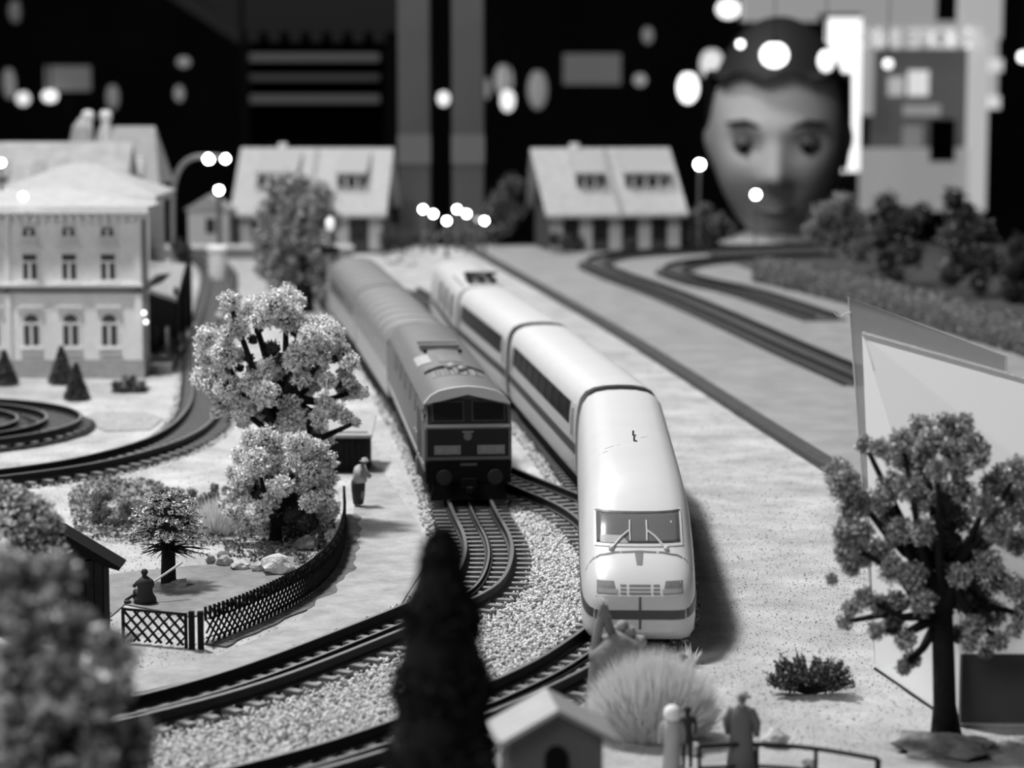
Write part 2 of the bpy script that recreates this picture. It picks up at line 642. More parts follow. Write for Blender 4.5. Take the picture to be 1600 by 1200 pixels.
def decal(bv, view, quad, eps=.02, nu=8, nv=4, mb=None):
    """a thin raised or inlaid patch that follows the body; quad = 4 corners in the view's plane"""
    rays = {'front': (lambda a, b: (a, -60, b), (0, 1, 0)), 'left': (lambda a, b: (-30, a, b), (1, 0, 0)),
            'right': (lambda a, b: (30, a, b), (-1, 0, 0)), 'top': (lambda a, b: (a, b, 60), (0, 0, -1))}
    fn, d = rays[view]
    d = Vector(d)
    q = [Vector((p[0], p[1])) for p in quad]
    outer, inner = [], []
    for j in range(nv + 1):
        for i in range(nu + 1):
            u, t = i / nu, j / nv
            p = (q[0] * (1 - u) + q[1] * u) * (1 - t) + (q[3] * (1 - u) + q[2] * u) * t
            hit = bv.ray_cast(Vector(fn(p.x, p.y)), d)[0]
            if hit is None:
                hit = Vector(fn(p.x, p.y)) if not outer else Vector(outer[-1]) + d * eps
            outer.append(hit - d * eps)
            inner.append(hit + d * .03)
    N = len(outer)
    f = []
    for j in range(nv):
        for i in range(nu):
            a = j * (nu + 1) + i
            f.append((a, a + 1, a + nu + 2, a + nu + 1))
    edge = [i for i in range(nu + 1)] + [j * (nu + 1) + nu for j in range(1, nv + 1)] + [nv * (nu + 1) + i for i in range(nu - 1, -1, -1)] + [j * (nu + 1) for j in range(nv - 1, 0, -1)]
    for i in range(len(edge)):
        a, b = edge[i], edge[(i + 1) % len(edge)]
        f.append((a, b, b + N, a + N))
    mb = mb or MB()
    return mb.raw(outer + inner, f)


def rectq(a0, a1, b0, b1):
    return [(a0, b0), (a1, b0), (a1, b1), (a0, b1)]


def running_gear(root, spans, hw=1.25, m=None):
    m = m or M_black
    for y0, y1 in spans:
        b = MB().box(-hw - .15, -hw + .05, y0, y1, .55, 1.05).box(hw - .05, hw + .15, y0, y1, .55, 1.05).box(-hw, hw, (y0 + y1) / 2 - .4, (y0 + y1) / 2 + .4, .7, 1.2)
        bg = b.build('bogie', m, root)
        for yy in (y0 + .5, y1 - .5):
            for s in (-1, 1):
                MB(Matrix.Translation((s * .85, yy, .54 + .5)) @ Matrix.Rotation(math.pi / 2, 4, 'Y')).lathe([(.5, -.09), (.5, .09)], n=14).build('wheel', m, bg)


ICE_HP = [(0, 0), (.80, 0), (.92, .03), (.98, .10), (1, .22), (1, .50), (.988, .64), (.955, .76), (.89, .865), (.77, .935), (.58, .975), (.32, .995), (0, 1)]


def ice_sec(hw, zb, zt):
    return [(a * hw, zb + (zt - zb) * b) for a, b in ICE_HP]


M_stripe = mat('stripe_dark', .075, .4)
M_grey_detail = mat('recess_grey', .16, .5)
M_seam = mat('panel_seam', .12, .6)
M_screen = mat('windscreen', .14, .15, spec=.6)
M_dirt = mat('scuff', .25, .8)


def place(a, b):
    """front point a and rear point b on the ground -> (location, rz, length)"""
    a, b = Vector((a[0], a[1], 0)), Vector((b[0], b[1], 0))
    d = b - a
    return (a.x, a.y, 0), math.atan2(-d.x, d.y), d.length


# ---- express power car
nose, j1, j2, j3, j4 = (3.76, 69.95), (4.35, 96.1), (1.50, 121.3), (-1.58, 143.5), (-4.0, 167.3)
loc, rz, L = place(nose, j1)
ice = thing('power_car', 'white streamlined express power car with large windscreen, nearest vehicle of the white train', 'train', loc, rz, None)
ss = [(0, 1.00, .82, 1.62), (.04, 1.18, .72, 1.80), (.14, 1.34, .62, 1.98), (.32, 1.48, .54, 2.18), (.6, 1.58, .50, 2.42), (1.0, 1.66, .47, 2.68), (1.5, 1.70, .45, 2.92), (1.75, 1.71, .45, 3.02),
      (2.2, 1.72, .45, 3.32), (2.8, 1.725, .45, 3.68), (3.4, 1.73, .45, 3.98), (3.9, 1.735, .45, 4.20), (4.6, 1.735, .45, 4.42), (5.6, 1.735, .45, 4.60), (7, 1.735, .45, 4.70), (9, 1.735, .45, 4.74), (14, 1.735, .45, 4.75), (20, 1.735, .45, 4.75), (L - .85, 1.735, .45, 4.75)]
body = loft([(s, ice_sec(hw, zb, zt)) for s, hw, zb, zt in ss])
bv = bvh_of(body)
body.build('body', M_white, ice, smooth=True, sharp=50)
scr = decal(bv, 'front', [(-1.27, 3.10), (1.27, 3.10), (1.30, 3.83), (-1.30, 3.83)], .03, 14, 8).build('windscreen', M_screen, ice, smooth=True)
fr = MB()
for a, b, c, e in ((-1.33, -1.27, 3.05, 3.87), (1.27, 1.33, 3.05, 3.87)):
    decal(bv, 'front', rectq(a, b, c, e), .055, 1, 8, fr)
decal(bv, 'front', rectq(-1.33, 1.33, 3.04, 3.10), .055, 12, 1, fr)
fr.build('windscreen_frame', M_white, scr)
decal(bv, 'front', rectq(-1.31, 1.31, 3.82, 3.86), .06, 12, 1).build('windscreen_gasket', M_stripe, scr)
decal(bv, 'front', [(-1.15, 3.12), (-.30, 3.12), (-.50, 3.30), (-1.15, 3.30)], .04, 6, 2).build('dashboard', mat('dash_grey', .32, .5), scr)
for s in (-1, 1):
    wp = MB()

    def wpt(x, z):
        h = bv.ray_cast(Vector((x, -60, z)), Vector((0, 1, 0)))[0]
        return h + Vector((0, -.08, 0))
    wp.tube([wpt(s * .78, 3.02), wpt(s * .50, 3.28), wpt(s * .27, 3.42)], .035, 6)
    wp.tube([wpt(s * .25, 3.18), wpt(s * .26, 3.40), wpt(s * .25, 3.66)], .025, 6)
    wp.ball(tuple(wpt(s * .82, 2.98)), .09, 8)
    wp.build('wiper', mat('wiper_grey', .55, .5), scr)
# hood seam, coupling notch, lamps, grille, stripe
arc = MB()
ap = [(-1.60, 2.35), (-1.52, 2.55), (-1.36, 2.72), (-1.15, 2.82), (-.7, 2.90), (0, 2.93), (.7, 2.90), (1.15, 2.82), (1.36, 2.72), (1.52, 2.55), (1.60, 2.35)]
for i in range(len(ap) - 1):
    (x0, z0), (x1, z1) = ap[i], ap[i + 1]
    th_ = .022 if 2 <= i <= 7 else .012
    decal(bv, 'front', [(x0, z0 - th_), (x1, z1 - th_), (x1, z1 + th_), (x0, z0 + th_)], .012, 3, 1, arc)
arc.build('hood_seam', M_seam, ice)
decal(bv, 'front', [(-.08, 2.64), (.09, 2.64), (.13, 2.90), (-.13, 2.90)], .02, 3, 3).build('hood_notch', M_grey_detail, ice)
for s in (-1, 1):
    q = [(-1.27, 1.93), (-.68, 1.93), (-.76, 2.26), (-1.27, 2.26)]
    if s > 0:
        q = [(-a, b) for a, b in q][::-1]
        q = [q[3], q[2], q[1], q[0]]
    h = decal(bv, 'front', q, .015, 4, 3).build('headlamp', M_grey_detail, ice)
    q2 = [(a * .9 - s * -.1 * 0, 1.93 + (b - 1.93) * .45 + .02) for a, b in q]
    decal(bv, 'front', [(q[0][0] * .97, 1.95), (q[1][0] * .97, 1.95), (q[1][0] * .97, 2.06), (q[0][0] * .97, 2.06)], .03, 4, 1).build('lamp_lens', mat('lamp_lens', .30, .3), h)
for z0 in (2.15, 2.05, 1.95):
    for x0, x1 in ((-.58, -.40), (-.32, .31), (.39, .58)):
        decal(bv, 'front', rectq(x0, x1, z0 - .025, z0 + .025), .015, 4, 1).build('grille_slot', M_grey_detail, ice)
decal(bv, 'front', rectq(-.04, .035, .9, 1.86), .015, 1, 6).build('coupler_seam', M_seam, ice)
decal(bv, 'front', rectq(-1.30, 1.30, 1.86, 1.885), .02, 10, 1).build('bumper_edge', M_white, ice)
st = MB()
decal(bv, 'front', rectq(-1.33, 1.33, 1.20, 1.47), .02, 16, 2, st)
for vw, s in (('left', -1), ('right', 1)):
    decal(bv, vw, [(.10, 1.20), (2.2, 1.62), (2.2, 1.95), (.10, 1.47)], .02, 12, 2, st)
    decal(bv, vw, rectq(2.1, L - .4, 1.62, 1.95), .02, 14, 1, st)
st.build('stripe', M_stripe, ice)
for yy in (11.6, 12.9):
    MB().tube([(.12, yy, 4.72), (.12, yy, 4.92)], .035, 8).box(.10, .22, yy - .03, yy + .03, 4.72, 4.78).build('roof_pin', M_stripe, ice)
sc_ = MB()
for a, b in (((-.9, 10.4), (-.35, 10.9)), ((.35, 12.4), (.62, 12.9)), ((-1.1, 9.6), (-.8, 9.8))):
    decal(bv, 'top', [a, b, (b[0], b[1] + .05), (a[0], a[1] + .05)], .006, 2, 1, sc_)
sc_.build('roof_scratch', M_dirt, ice)
MB().box(-1.5, 1.5, 2.5, L - .6, .42, .8).build('underframe', M_black, ice)
running_gear(ice, ((3.2, 6.0), (19.5, 22.3)))
bel = loft([(L - .86, ice_sec(1.68, .5, 4.69)), (L + .76, ice_sec(1.68, .5, 4.69))])
bel.build('gangway_bellows', M_black, ice)

# ---- express coaches


def coach(a, b, label, rear=False):
    loc, rz, L = place(a, b)
    r = thing('passenger_coach', label, 'train', loc, rz, 'coaches of the white express train')
    body = loft([(.75, ice_sec(1.735, .85, 4.75)), (L / 3, ice_sec(1.735, .85, 4.75)), (L * 2 / 3, ice_sec(1.735, .85, 4.75)), (L - .75, ice_sec(1.735, .85, 4.75))])
    bv = bvh_of(body)
    body.build('body', M_white, r, smooth=True, sharp=50)
    for vw in ('left', 'right'):
        w_ = decal(bv, vw, rectq(2.6, L - 2.4, 2.95, 3.85), .02, 16, 3).build('window_band', M_glass, r)
        for k in range(9):
            y = 3.4 + k * (L - 6.6) / 8
            decal(bv, vw, rectq(y - .05, y + .05, 2.95, 3.85), .03, 1, 3).build('mullion', M_dark, w_)
        decal(bv, vw, rectq(.8, L - .8, 1.95, 2.35), .018, 14, 1).build('stripe', M_stripe, r)
        for y in (1.75, L - 1.75):
            d = decal(bv, vw, rectq(y - .38, y + .38, 1.1, 3.9), .012, 2, 6).build('door', M_white, r)
            decal(bv, vw, rectq(y - .12, y + .12, 2.6, 3.7), .03, 1, 3).build('door_window', M_grey_detail, d)
            for e in (-.40, .38):
                decal(bv, vw, rectq(y + e, y + e + .03, 1.1, 3.9), .02, 1, 6).build('door_seam', M_seam, d)
    MB().box(-1.5, 1.5, 1.0, L - 1, .6, .95).build('underframe', M_black, r)
    running_gear(r, ((2.2, 4.8), (L - 4.8, L - 2.2)))
    loft([(L - .76, ice_sec(1.68, .8, 4.69)), (L + .76, ice_sec(1.68, .8, 4.69))]).build('gangway_bellows', M_black, r)
    return r, bv, L


coach(j1, j2, 'white passenger coach directly coupled behind the streamlined power car')
coach(j2, j3, 'white passenger coach in the middle of the express, second from the power car')
# ---- rear vehicle with pantograph
loc, rz, L = place(j3, j4)
r = thing('railcar', 'rearmost blurred white railcar with dark roof equipment behind the two coaches', 'train', loc, rz)
body = loft([(.30, ice_sec(1.735, .7, 4.7)), (L / 2, ice_sec(1.735, .7, 4.7)), (L - 3.5, ice_sec(1.735, .7, 4.7)), (L - 1.2, ice_sec(1.7, .7, 4.0)), (L, ice_sec(1.5, .8, 3.0))])
bv = bvh_of(body)
body.build('body', M_white, r, smooth=True, sharp=50)
for vw in ('left', 'right'):
    decal(bv, vw, rectq(.4, L - 3, 1.8, 2.2), .02, 12, 1).build('stripe', M_stripe, r)
    for y in (4, 8.5, 13):
        decal(bv, vw, rectq(y - 1.2, y + 1.2, 2.5, 3.9), .02, 3, 3).build('vent_panel', M_grey_detail, r)
decal(bv, 'top', rectq(-1.2, 1.2, 1.5, 10), .03, 3, 8).build('roof_well', M_grey_detail, r)
pg = MB()
for x in (-.7, 0, .7):
    for y in (2.0, 4.2):
        pg.lathe([(.16, 4.6), (.12, 4.7), (.18, 4.75), (.12, 4.85), (.16, 5.0)], (x, y, 0), 8)
pg.bar((-.8, 2, 5.0), (.8, 4.2, 5.05), .12).bar((.8, 2, 5.0), (-.8, 4.2, 5.05), .12).bar((-1.0, 3.1, 5.25), (1.0, 3.1, 5.25), .14).bar((0, 2, 5.0), (0, 3.1, 5.25), .1)
pg.build('pantograph', M_dark, r)
MB().box(-1.5, 1.5, 1, L - 2, .5, .9).build('underframe', M_black, r)
running_gear(r, ((2.5, 5.2), (L - 6.8, L - 4)))

# ---- diesel locomotive
M_loco = mat('loco_side', .11, .45, .06, 100, spec=.5)
M_locoroof = mat('loco_roof', .15, .4, .08, 100, spec=.5)
M_locofront = mat('loco_front', .012, .5, spec=.2)
M_band = mat('loco_band', .19, .45)
la, lb = (-1.72, 94.4), (-4.49, 121.0)
loc, rz, L = place(la, lb)
lo = thing('diesel_locomotive', 'dark diesel locomotive with two cab windows and grey roof, left of the white express', 'train', loc, rz)


def lp(hw, zb, zt):
    h = [(0, zb), (hw, zb), (hw, zb + .2)]
    for f_, z in ((1, 2.4), (1, 3.35), (.985, 3.9), (.93, 4.25), (.80, 4.52), (.62, 4.68), (.36, 4.79), (0, 4.84)):
        h.append((hw * f_, min(z, zt - (4.84 - z) * .02 if zt < 4.84 else z)))
    return h


secs = [(0, lp(1.70, 1.62, 3.32)), (.03, lp(1.72, 1.6, 3.36)), (.42, lp(1.72, 1.6, 4.30)), (.58, lp(1.73, 1.6, 4.62)), (.72, lp(1.74, 1.6, 4.84)), (L / 2, lp(1.74, 1.6, 4.84)), (L - .8, lp(1.74, 1.6, 4.84)), (L - .1, lp(1.7, 1.6, 3.4))]
body = loft(secs)
bv = bvh_of(body)
body.build('body', M_loco, lo, smooth=True, sharp=32)
rf = MB()
for i in range(1):
    rf = loft([(.38, [(0, 4.60)] + [(1.79 * a, b) for a, b in ((.96, 4.14), (.965, 4.18), (.82, 4.54), (.63, 4.72), (.36, 4.83), (0, 4.88))]),
               (L - .5, [(0, 4.60)] + [(1.79 * a, b) for a, b in ((.96, 4.14), (.965, 4.18), (.82, 4.54), (.63, 4.72), (.36, 4.83), (0, 4.88))])])
rf.build('roof', M_locoroof, lo, smooth=True, sharp=35)
rbv = bvh_of(rf)
loft([(.30, [(0, 4.62)] + [(1.80 * a, b + .02) for a, b in ((.93, 4.22), (.95, 4.26), (.81, 4.56), (.62, 4.75), (.35, 4.86), (0, 4.92))]),
      (.62, [(0, 4.62)] + [(1.80 * a, b + .02) for a, b in ((.93, 4.22), (.95, 4.26), (.81, 4.56), (.62, 4.75), (.35, 4.86), (0, 4.92))])]).build('roof_brim', mat('brim_light', .5, .3), lo, smooth=True, sharp=35)
# upper cab front
decal(bv, 'front', rectq(-1.58, 1.58, 3.50, 4.42), .02, 6, 4).build('cab_front', M_locofront, lo)
for x0, x1 in ((-1.36, -.20), (.22, 1.42)):
    w_ = decal(bv, 'front', rectq(x0 - .06, x1 + .06, 3.58, 4.36), .04, 3, 3).build('cab_window', mat('window_rim', .045, .4), lo)
    decal(bv, 'front', rectq(x0, x1, 3.64, 4.32), .055, 3, 3).build('pane', M_glass, w_)
decal(bv, 'front', rectq(-1.66, 1.66, 3.36, 3.47), .05, 6, 1).build('waist_band', M_band, lo)
decal(bv, 'front', rectq(-1.60, 1.60, 2.22, 3.30), .02, 6, 2).build('lower_front', M_locofront, lo)
decal(bv, 'front', rectq(-1.66, 1.66, 2.08, 2.20), .05, 6, 1).build('front_sill', mat('loco_sill', .09, .5), lo)
for x0, x1 in ((-1.34, -.30), (.36, 1.44)):
    h = decal(bv, 'front', rectq(x0, x1, 2.30, 2.66), .05, 3, 1).build('lamp_panel', M_band, lo)
    for xx in (x0 + .25, x1 - .25):
        MB(Matrix.Translation((xx, -.05, 2.48)) @ Matrix.Rotation(math.pi / 2, 4, 'X')).lathe([(.14, 0), (.14, .04), (.1, .05)], n=12).build('lamp', mat('loco_lamp', .2, .4), h)
MB(Matrix.Translation((-.02, -.03, 3.02)) @ Matrix.Rotation(math.pi / 2, 4, 'X')).lathe([(.17, 0), (.17, .03), (.11, .035), (.06, .05)], n=14).build('emblem', M_loco, lo)
decal(bv, 'front', rectq(-.24, .22, 3.16, 3.22), .04, 2, 1).build('emblem_bar', M_band, lo)
# buffer beam, buffers, snowplough, coupler
MB().box(-1.68, 1.68, -.12, 1.2, 1.15, 2.06).build('buffer_beam', M_black, lo, bevel=.05)
MB().box(-.32, .34, -.15, -.11, 1.86, 1.96).build('number_plate', mat('plate_grey', .07, .5), lo)
for s in (-1, 1):
    MB(Matrix.Translation((s * 1.0, -.12, 1.5)) @ Matrix.Rotation(math.pi / 2, 4, 'X')).lathe([(.16, 0), (.16, .55), (.3, .56), (.3, .66), (.2, .69)], n=14).build('buffer', M_dark, lo, smooth=True, sharp=40)
MB().box(-.3, .3, -.5, .3, 1.0, 1.4).box(-.12, .12, -.9, -.4, .9, 1.1).build('coupler', M_black, lo)
MB().prism([(-1.5, .5), (1.5, .5), (1.4, 1.15), (-1.4, 1.15)], 'y', -.2, .1).build('rail_guard', M_black, lo)
# side details
for s, vw in ((-1, 'left'), (1, 'right')):
    decal(bv, vw, rectq(.30, 1.35, 3.55, 4.2), .03, 3, 2).build('side_cab_window', M_glass, lo)
    decal(bv, vw, rectq(1.7, 2.6, 1.8, 4.1), .015, 2, 4).build('cab_door', mat('loco_door', .17, .45), lo)
    for k in range(5):
        decal(bv, vw, rectq(5.2 + k * 3.4, 7.0 + k * 3.4, 3.35, 4.05), .03, 3, 2).build('engine_window', M_stripe, lo)
    decal(bv, vw, rectq(.3, L - .3, 1.78, 1.92), .03, 12, 1).build('side_line', mat('side_light', .35, .5), lo)
    for k in range(3):
        decal(bv, vw, rectq(3.2 + k * .9, 3.7 + k * .9, 2.5, 2.62), .03, 1, 1).build('side_marking', mat('side_light', .35, .5), lo)
    MB().bar((s * 1.8, 1.6, 2.0), (s * 1.8, 1.6, 3.9), .05).bar((s * 1.8, 2.7, 2.0), (s * 1.8, 2.7, 3.9), .05).build('handrail', M_band, lo)
# roof equipment
fan = decal(rbv, 'top', [(-1.05, 4.6), (1.05, 4.6), (.95, 7.2), (-.95, 7.2)], .02, 6, 5).build('fan_well', M_grey_detail, lo)
fw = MB()
n = 14
arcp = [(-1.25 + 2.5 * i / n, 7.0 + .9 * math.sin(math.pi * i / n)) for i in range(n + 1)]
low = [(-1.25 + 2.5 * i / n, 6.55 + .35 * math.sin(math.pi * i / n)) for i in range(n + 1)]
for i in range(n):
    decal(rbv, 'top', [low[i], low[i + 1], arcp[i + 1], arcp[i]], .05, 1, 1, fw)
fw.build('exhaust_opening', M_black, lo)
for i in range(5):
    for j in range(3):
        MB().ball((-.75 + i * .37, 5.0 + j * .62, 4.90 - .05 * abs(i - 2)), .15, 8, .6).build('fan_blade', M_band, fan, smooth=True)
MB().ball((-.1, 6.6, 4.98), .34, 12, .5).ball((.25, 5.8, 4.98), .27, 12, .5).build('exhaust_cap', M_band, lo, smooth=True)
decal(rbv, 'top', rectq(-1.35, -.75, 9.5, 12.5), .04, 3, 4).build('roof_hatch', mat('hatch_light', .34, .5), lo)
decal(rbv, 'top', rectq(-.45, .55, 9.2, 12.0), .03, 3, 3).build('roof_panel', mat('loco_door', .17, .45), lo)
for yy in (14.6, 15.9):
    MB().bar((-.95, yy, 5.0), (.85, yy, 5.0), .55, .12).bar((-.9, yy - .3, 4.86), (.8, yy - .3, 4.86), .10, .16).build('roof_bar', M_band, lo)
MB().box(-.9, .8, 15.1, 15.45, 4.84, 4.93).build('roof_slot', M_black, lo)
MB().ball((-.8, 12.9, 4.92), .1, 8).ball((.75, 12.9, 4.92), .1, 8).build('roof_knob', M_black, lo)
MB().box(-1.45, 1.45, 1.0, L - 1, 1.0, 1.65).box(-1.5, 1.5, 10, 16, .6, 1.1).build('underframe', M_black, lo)
running_gear(lo, ((1.6, 6.8), (L - 6.8, L - 1.6)), 1.3)
MB().box(-1.75, -1.45, 4.4, 5.0, .8, 1.5).build('step', M_band, lo)

# ---- coaches behind the locomotive
M_cs = mat('coach_side', .30, .5, .05, 80)
M_cr = mat('coach_roof', .22, .5, .06, 80)
for a, b, lab in (((-4.55, 121.5), (-7.69, 145.3), 'grey passenger coach with ribbed roof right behind the diesel locomotive'),
                  ((-7.75, 145.9), (-11.0, 168.5), 'blurred grey coach, last of the dark train, beside the round tree')):
    loc, rz, L = place(a, b)
    r = thing('passenger_coach', lab, 'train', loc, rz, 'coaches of the dark diesel train')
    hp = [(0, 1.0), (1.68, 1.0), (1.7, 1.3), (1.7, 2.6), (1.7, 3.7)]
    b1 = loft([(.2, hp + [(0, 3.7)]), (L / 2, hp + [(0, 3.7)]), (L - .2, hp + [(0, 3.7)])])
    b1.build('body', M_cs, r)
    bv = bvh_of(b1)
    rp = [(0, 3.6), (1.72, 3.6), (1.70, 3.85), (1.55, 4.15), (1.25, 4.38), (.8, 4.54), (.4, 4.60), (0, 4.62)]
    loft([(.1, rp), (L / 2, rp), (L - .1, rp)]).build('roof', M_cr, r, smooth=True, sharp=45)
    for k in range(8):
        y = 1.5 + k * (L - 3) / 7
        rq = [(x * 1.008, z + .03) for x, z in rp[2:]]
        rib = loft([(y - .08, [(0, 3.9)] + rq), (y + .08, [(0, 3.9)] + rq)])
        rib.build('roof_rib', M_band, r)
    for vw in ('left', 'right'):
        for k in range(9):
            y = 2.2 + k * (L - 4.4) / 8
            decal(bv, vw, rectq(y - .6, y + .6, 2.5, 3.3), .02, 1, 1).build('carriage_window', M_glass, r)
        decal(bv, vw, rectq(.3, L - .3, 1.05, 2.2), .015, 4, 1).build('side_panel', mat('coach_low', .42, .5), r)
    MB().box(-1.3, 1.3, .2, L - .2, .7, 1.0).build('underframe', M_black, r)
    running_gear(r, ((1.8, 4.6), (L - 4.6, L - 1.8)))
    MB().box(-.7, .7, -.1, .2, 1.2, 3.8).build('gangway', M_black, r)

# ================================================================== buildings


def window(parent, x, z, wd, h, y, arched=False, frame=None, hood=False, sill=True):
    """window in a wall facing -y at local y; centre x, bottom z"""
    frame = frame or M_wallL
    n = 8
    out = [(x - wd / 2, z), (x + wd / 2, z)]
    if arched:
        out += [(x + wd / 2 * math.cos(math.pi * k / n), z + h - wd / 2 + wd / 2 * math.sin(math.pi * k / n)) for k in range(n + 1)]
    else:
        out += [(x + wd / 2, z + h), (x - wd / 2, z + h)]
    cx, cz = x, z + h / 2
    sc = 1 + .22 / wd * 1.2
    big = [(cx + (a - cx) * sc, cz + (b - cz) * (1 + .30 / h)) for a, b in out]
    w_ = MB().prism(big, 'y', y - .07, y + .02).build('window', frame, parent)
    MB().prism(out, 'y', y - .085, y - .05).build('pane', mat('house_glass', .05, .4), w_)
    m = MB().box(x - .07, x + .07, y - .12, y - .06, z, z + h * .72).box(x - wd / 2, x + wd / 2, y - .12, y - .06, z + h * .66, z + h * .74)
    m.build('mullion', frame, w_)
    if sill:
        MB().box(x - wd * .75, x + wd * .75, y - .22, y, z - .22, z - .12).build('sill', frame, w_)
        MB().box(x - wd * .62, x + wd * .62, y - .09, y, z - .62, z - .36).build('apron', M_grey_detail if hood == 2 else M_wall, w_)
    if hood:
        MB().box(x - wd * .85, x + wd * .85, y - .22, y, z + h + .35, z + h + .47).build('lintel', frame, w_)
    return w_


# ---- station building, left
st0 = thing('station_building', 'three-storey plastered station building with hipped roof and arched ground-floor windows', 'building', (-27, 137.5, 0))
MB().box(-9, 5.95, 0, 3, 0, 9.2).build('wall', M_wall, st0)
MB().box(-9.1, 6.1, -.22, 3.1, 0, 1.05).build('plinth', mat('plinth_grey', .33, .85, .15, 300), st0)
MB().box(-9.1, 6.12, -.28, 3.1, 5.05, 5.22).box(-9.1, 6.08, -.16, 3.1, 4.85, 5.05).build('string_course', M_grey_detail, st0)
MB().box(-9.1, 6.1, -.3, 3.1, 5.22, 5.38).build('string_course_cap', M_wallL, st0)
MB().box(-9.3, 6.3, -.4, 3.2, 9.2, 9.35).build('frieze', M_wall, st0)
for k in range(30):
    MB().box(-9 + k * .5, -8.78 + k * .5, -.55, -.05, 8.95, 9.25).build('bracket', M_wallL, st0)
MB().box(-9.6, 6.6, -.85, 3.8, 9.35, 9.75).build('cornice', M_wallL, st0, bevel=.06)
rb = MB()
ex = (-9.6, 6.6, -.85, 9.6)
rb.raw([(-9.6, -.85, 9.75), (6.6, -.85, 9.75), (6.6, 3.8, 9.75), (-9.6, 3.8, 9.75), (.7, 1.7, 10.75), (1.5, 1.7, 10.75)], [(0, 1, 5, 4), (1, 2, 5), (2, 3, 4, 5), (3, 0, 4), (0, 3, 2, 1)])
rb.build('roof', M_roof, st0)
MB().box(-8.2, 5.2, -.2, -.1, 9.86, 9.96).build('snow_guard', M_grey_detail, st0)
for xx in (-4.3 - 2.2, -1.98 - 2.2 + 2.2 * 0):
    pass
wx = [(42 - 800) / 27.75 + 27 + .05, (104 - 800) / 27.75 + 27, (165 - 800) / 27.75 + 27 - .02]
wx = [-.30, 1.93, 4.13]
for x in wx + [-2.55, -4.8]:
    window(st0, x, 1.85, .86, 1.78, 0, True, hood=1)
    window(st0, x, 5.62, .80, 1.42, 0, False, hood=1)
    window(st0, x, 8.08, .72, .50, 0, False, hood=0)
MB().box(-1.72, -1.42, -.16, .1, 0, 9.3).build('pilaster', M_wallL, st0)
MB().box(5.6, 6.02, -.16, .1, 0, 9.3).build('pilaster', M_wallL, st0)
MB().tube([(6.2, -.05, 1), (6.2, -.05, 9)], .09, 8).build('drainpipe', M_grey_detail, st0)

# ---- rear wing with its own hipped roof
st1 = thing('rear_wing', 'lower-roofed rear wing behind the station building, with hipped roof', 'building', (-27.9, 158, 0))
MB().box(-6, 4.2, 0, 8, 0, 9.0).build('wall', M_wall, st1)
MB().box(-6.5, 4.9, -.6, 8.6, 8.9, 9.35).build('cornice', M_wallL, st1, bevel=.05)
MB().raw([(-6.5, -.6, 9.35), (4.9, -.6, 9.35), (4.9, 8.6, 9.35), (-6.5, 8.6, 9.35), (-1.6, 4, 11.3), (.2, 4, 11.3)], [(0, 1, 5, 4), (1, 2, 5), (2, 3, 4, 5), (3, 0, 4), (0, 3, 2, 1)]).build('roof', M_roof, st1)
MB().box(3.5, 4.3, -.15, 0, 0, 8.9).build('pilaster', M_wallL, st1)
for z in (3.4, 5.5, 7.2):
    window(st1, 2.1, z - .3, .8, 1.2, 0, hood=0)

# ---- old gabled buildings far left
g1 = thing('gabled_house', 'blurred house with long pale tiled roof behind the station, at the left edge', 'building', (-38, 186, 0))
MB().box(-6.5, 8.3, 0, 7, 0, 8.2).build('wall', M_wall, g1)
MB().prism([(-.6, 8.0), (3.5, 12.0), (7.6, 8.0)], 'x', -7, 8.6).build('roof', mat('tile_roof', .36, .85, .2, 90), g1)
for x in (-1.5, 1.2):
    MB().prism([(.2, 9.4), (2.0, 10.6), (2.6, 9.4)], 'x', x, x + 1.0).build('dormer', M_roofg, g1)
g2 = thing('gabled_house', 'blurred house with darker steep roof and two round chimneys, behind the rear wing', 'building', (-31.5, 196, 0))
MB().box(-2.6, 2.4, 0, 7, 0, 8.8).build('wall', M_wall, g2)
MB().raw([(-3, -.5, 8.4), (3.2, -.5, 8.4), (2.3, 4, 13.0), (-2.2, 4, 13.0), (-3, 8, 8.4), (3.2, 8, 8.4)], [(0, 1, 2, 3), (4, 3, 2, 5), (0, 3, 4), (1, 5, 2), (0, 4, 5, 1)]).build('roof', M_roofg, g2)
for x in (-3.0, -1.55):
    MB().lathe([(.38, 10.5), (.38, 13.4), (.5, 13.6), (.5, 14.0), (.3, 14.3)], (x, 3, 0), 10).build('chimney', M_wallL, g2)
MB().lathe([(1.9, 8.5), (1.2, 11), (.7, 13), (.1, 13.8)], (-3.3, 1.5, 0), 8).build('turret', mat('tile_roof', .36, .85, .2, 90), g2)
MB().box(1.3, 1.9, -.4, .2, 9.2, 10.6).build('dormer', M_wallL, g2)
g3 = thing('timber_gable', 'small open timber gable frame between lamps at the left edge', 'gable', (-33, 150, 0))
MB().box(-2.2, 2.0, 0, 3, 0, 9.9).build('wall', M_wall, g3)
MB().bar((-1.6, -.2, 9.9), (-.2, -.2, 12.6), .35).bar((1.4, -.2, 9.9), (-.2, -.2, 12.6), .35).box(-2.0, 1.8, -.3, 0, 9.8, 10.0).build('frame', M_wallL, g3)

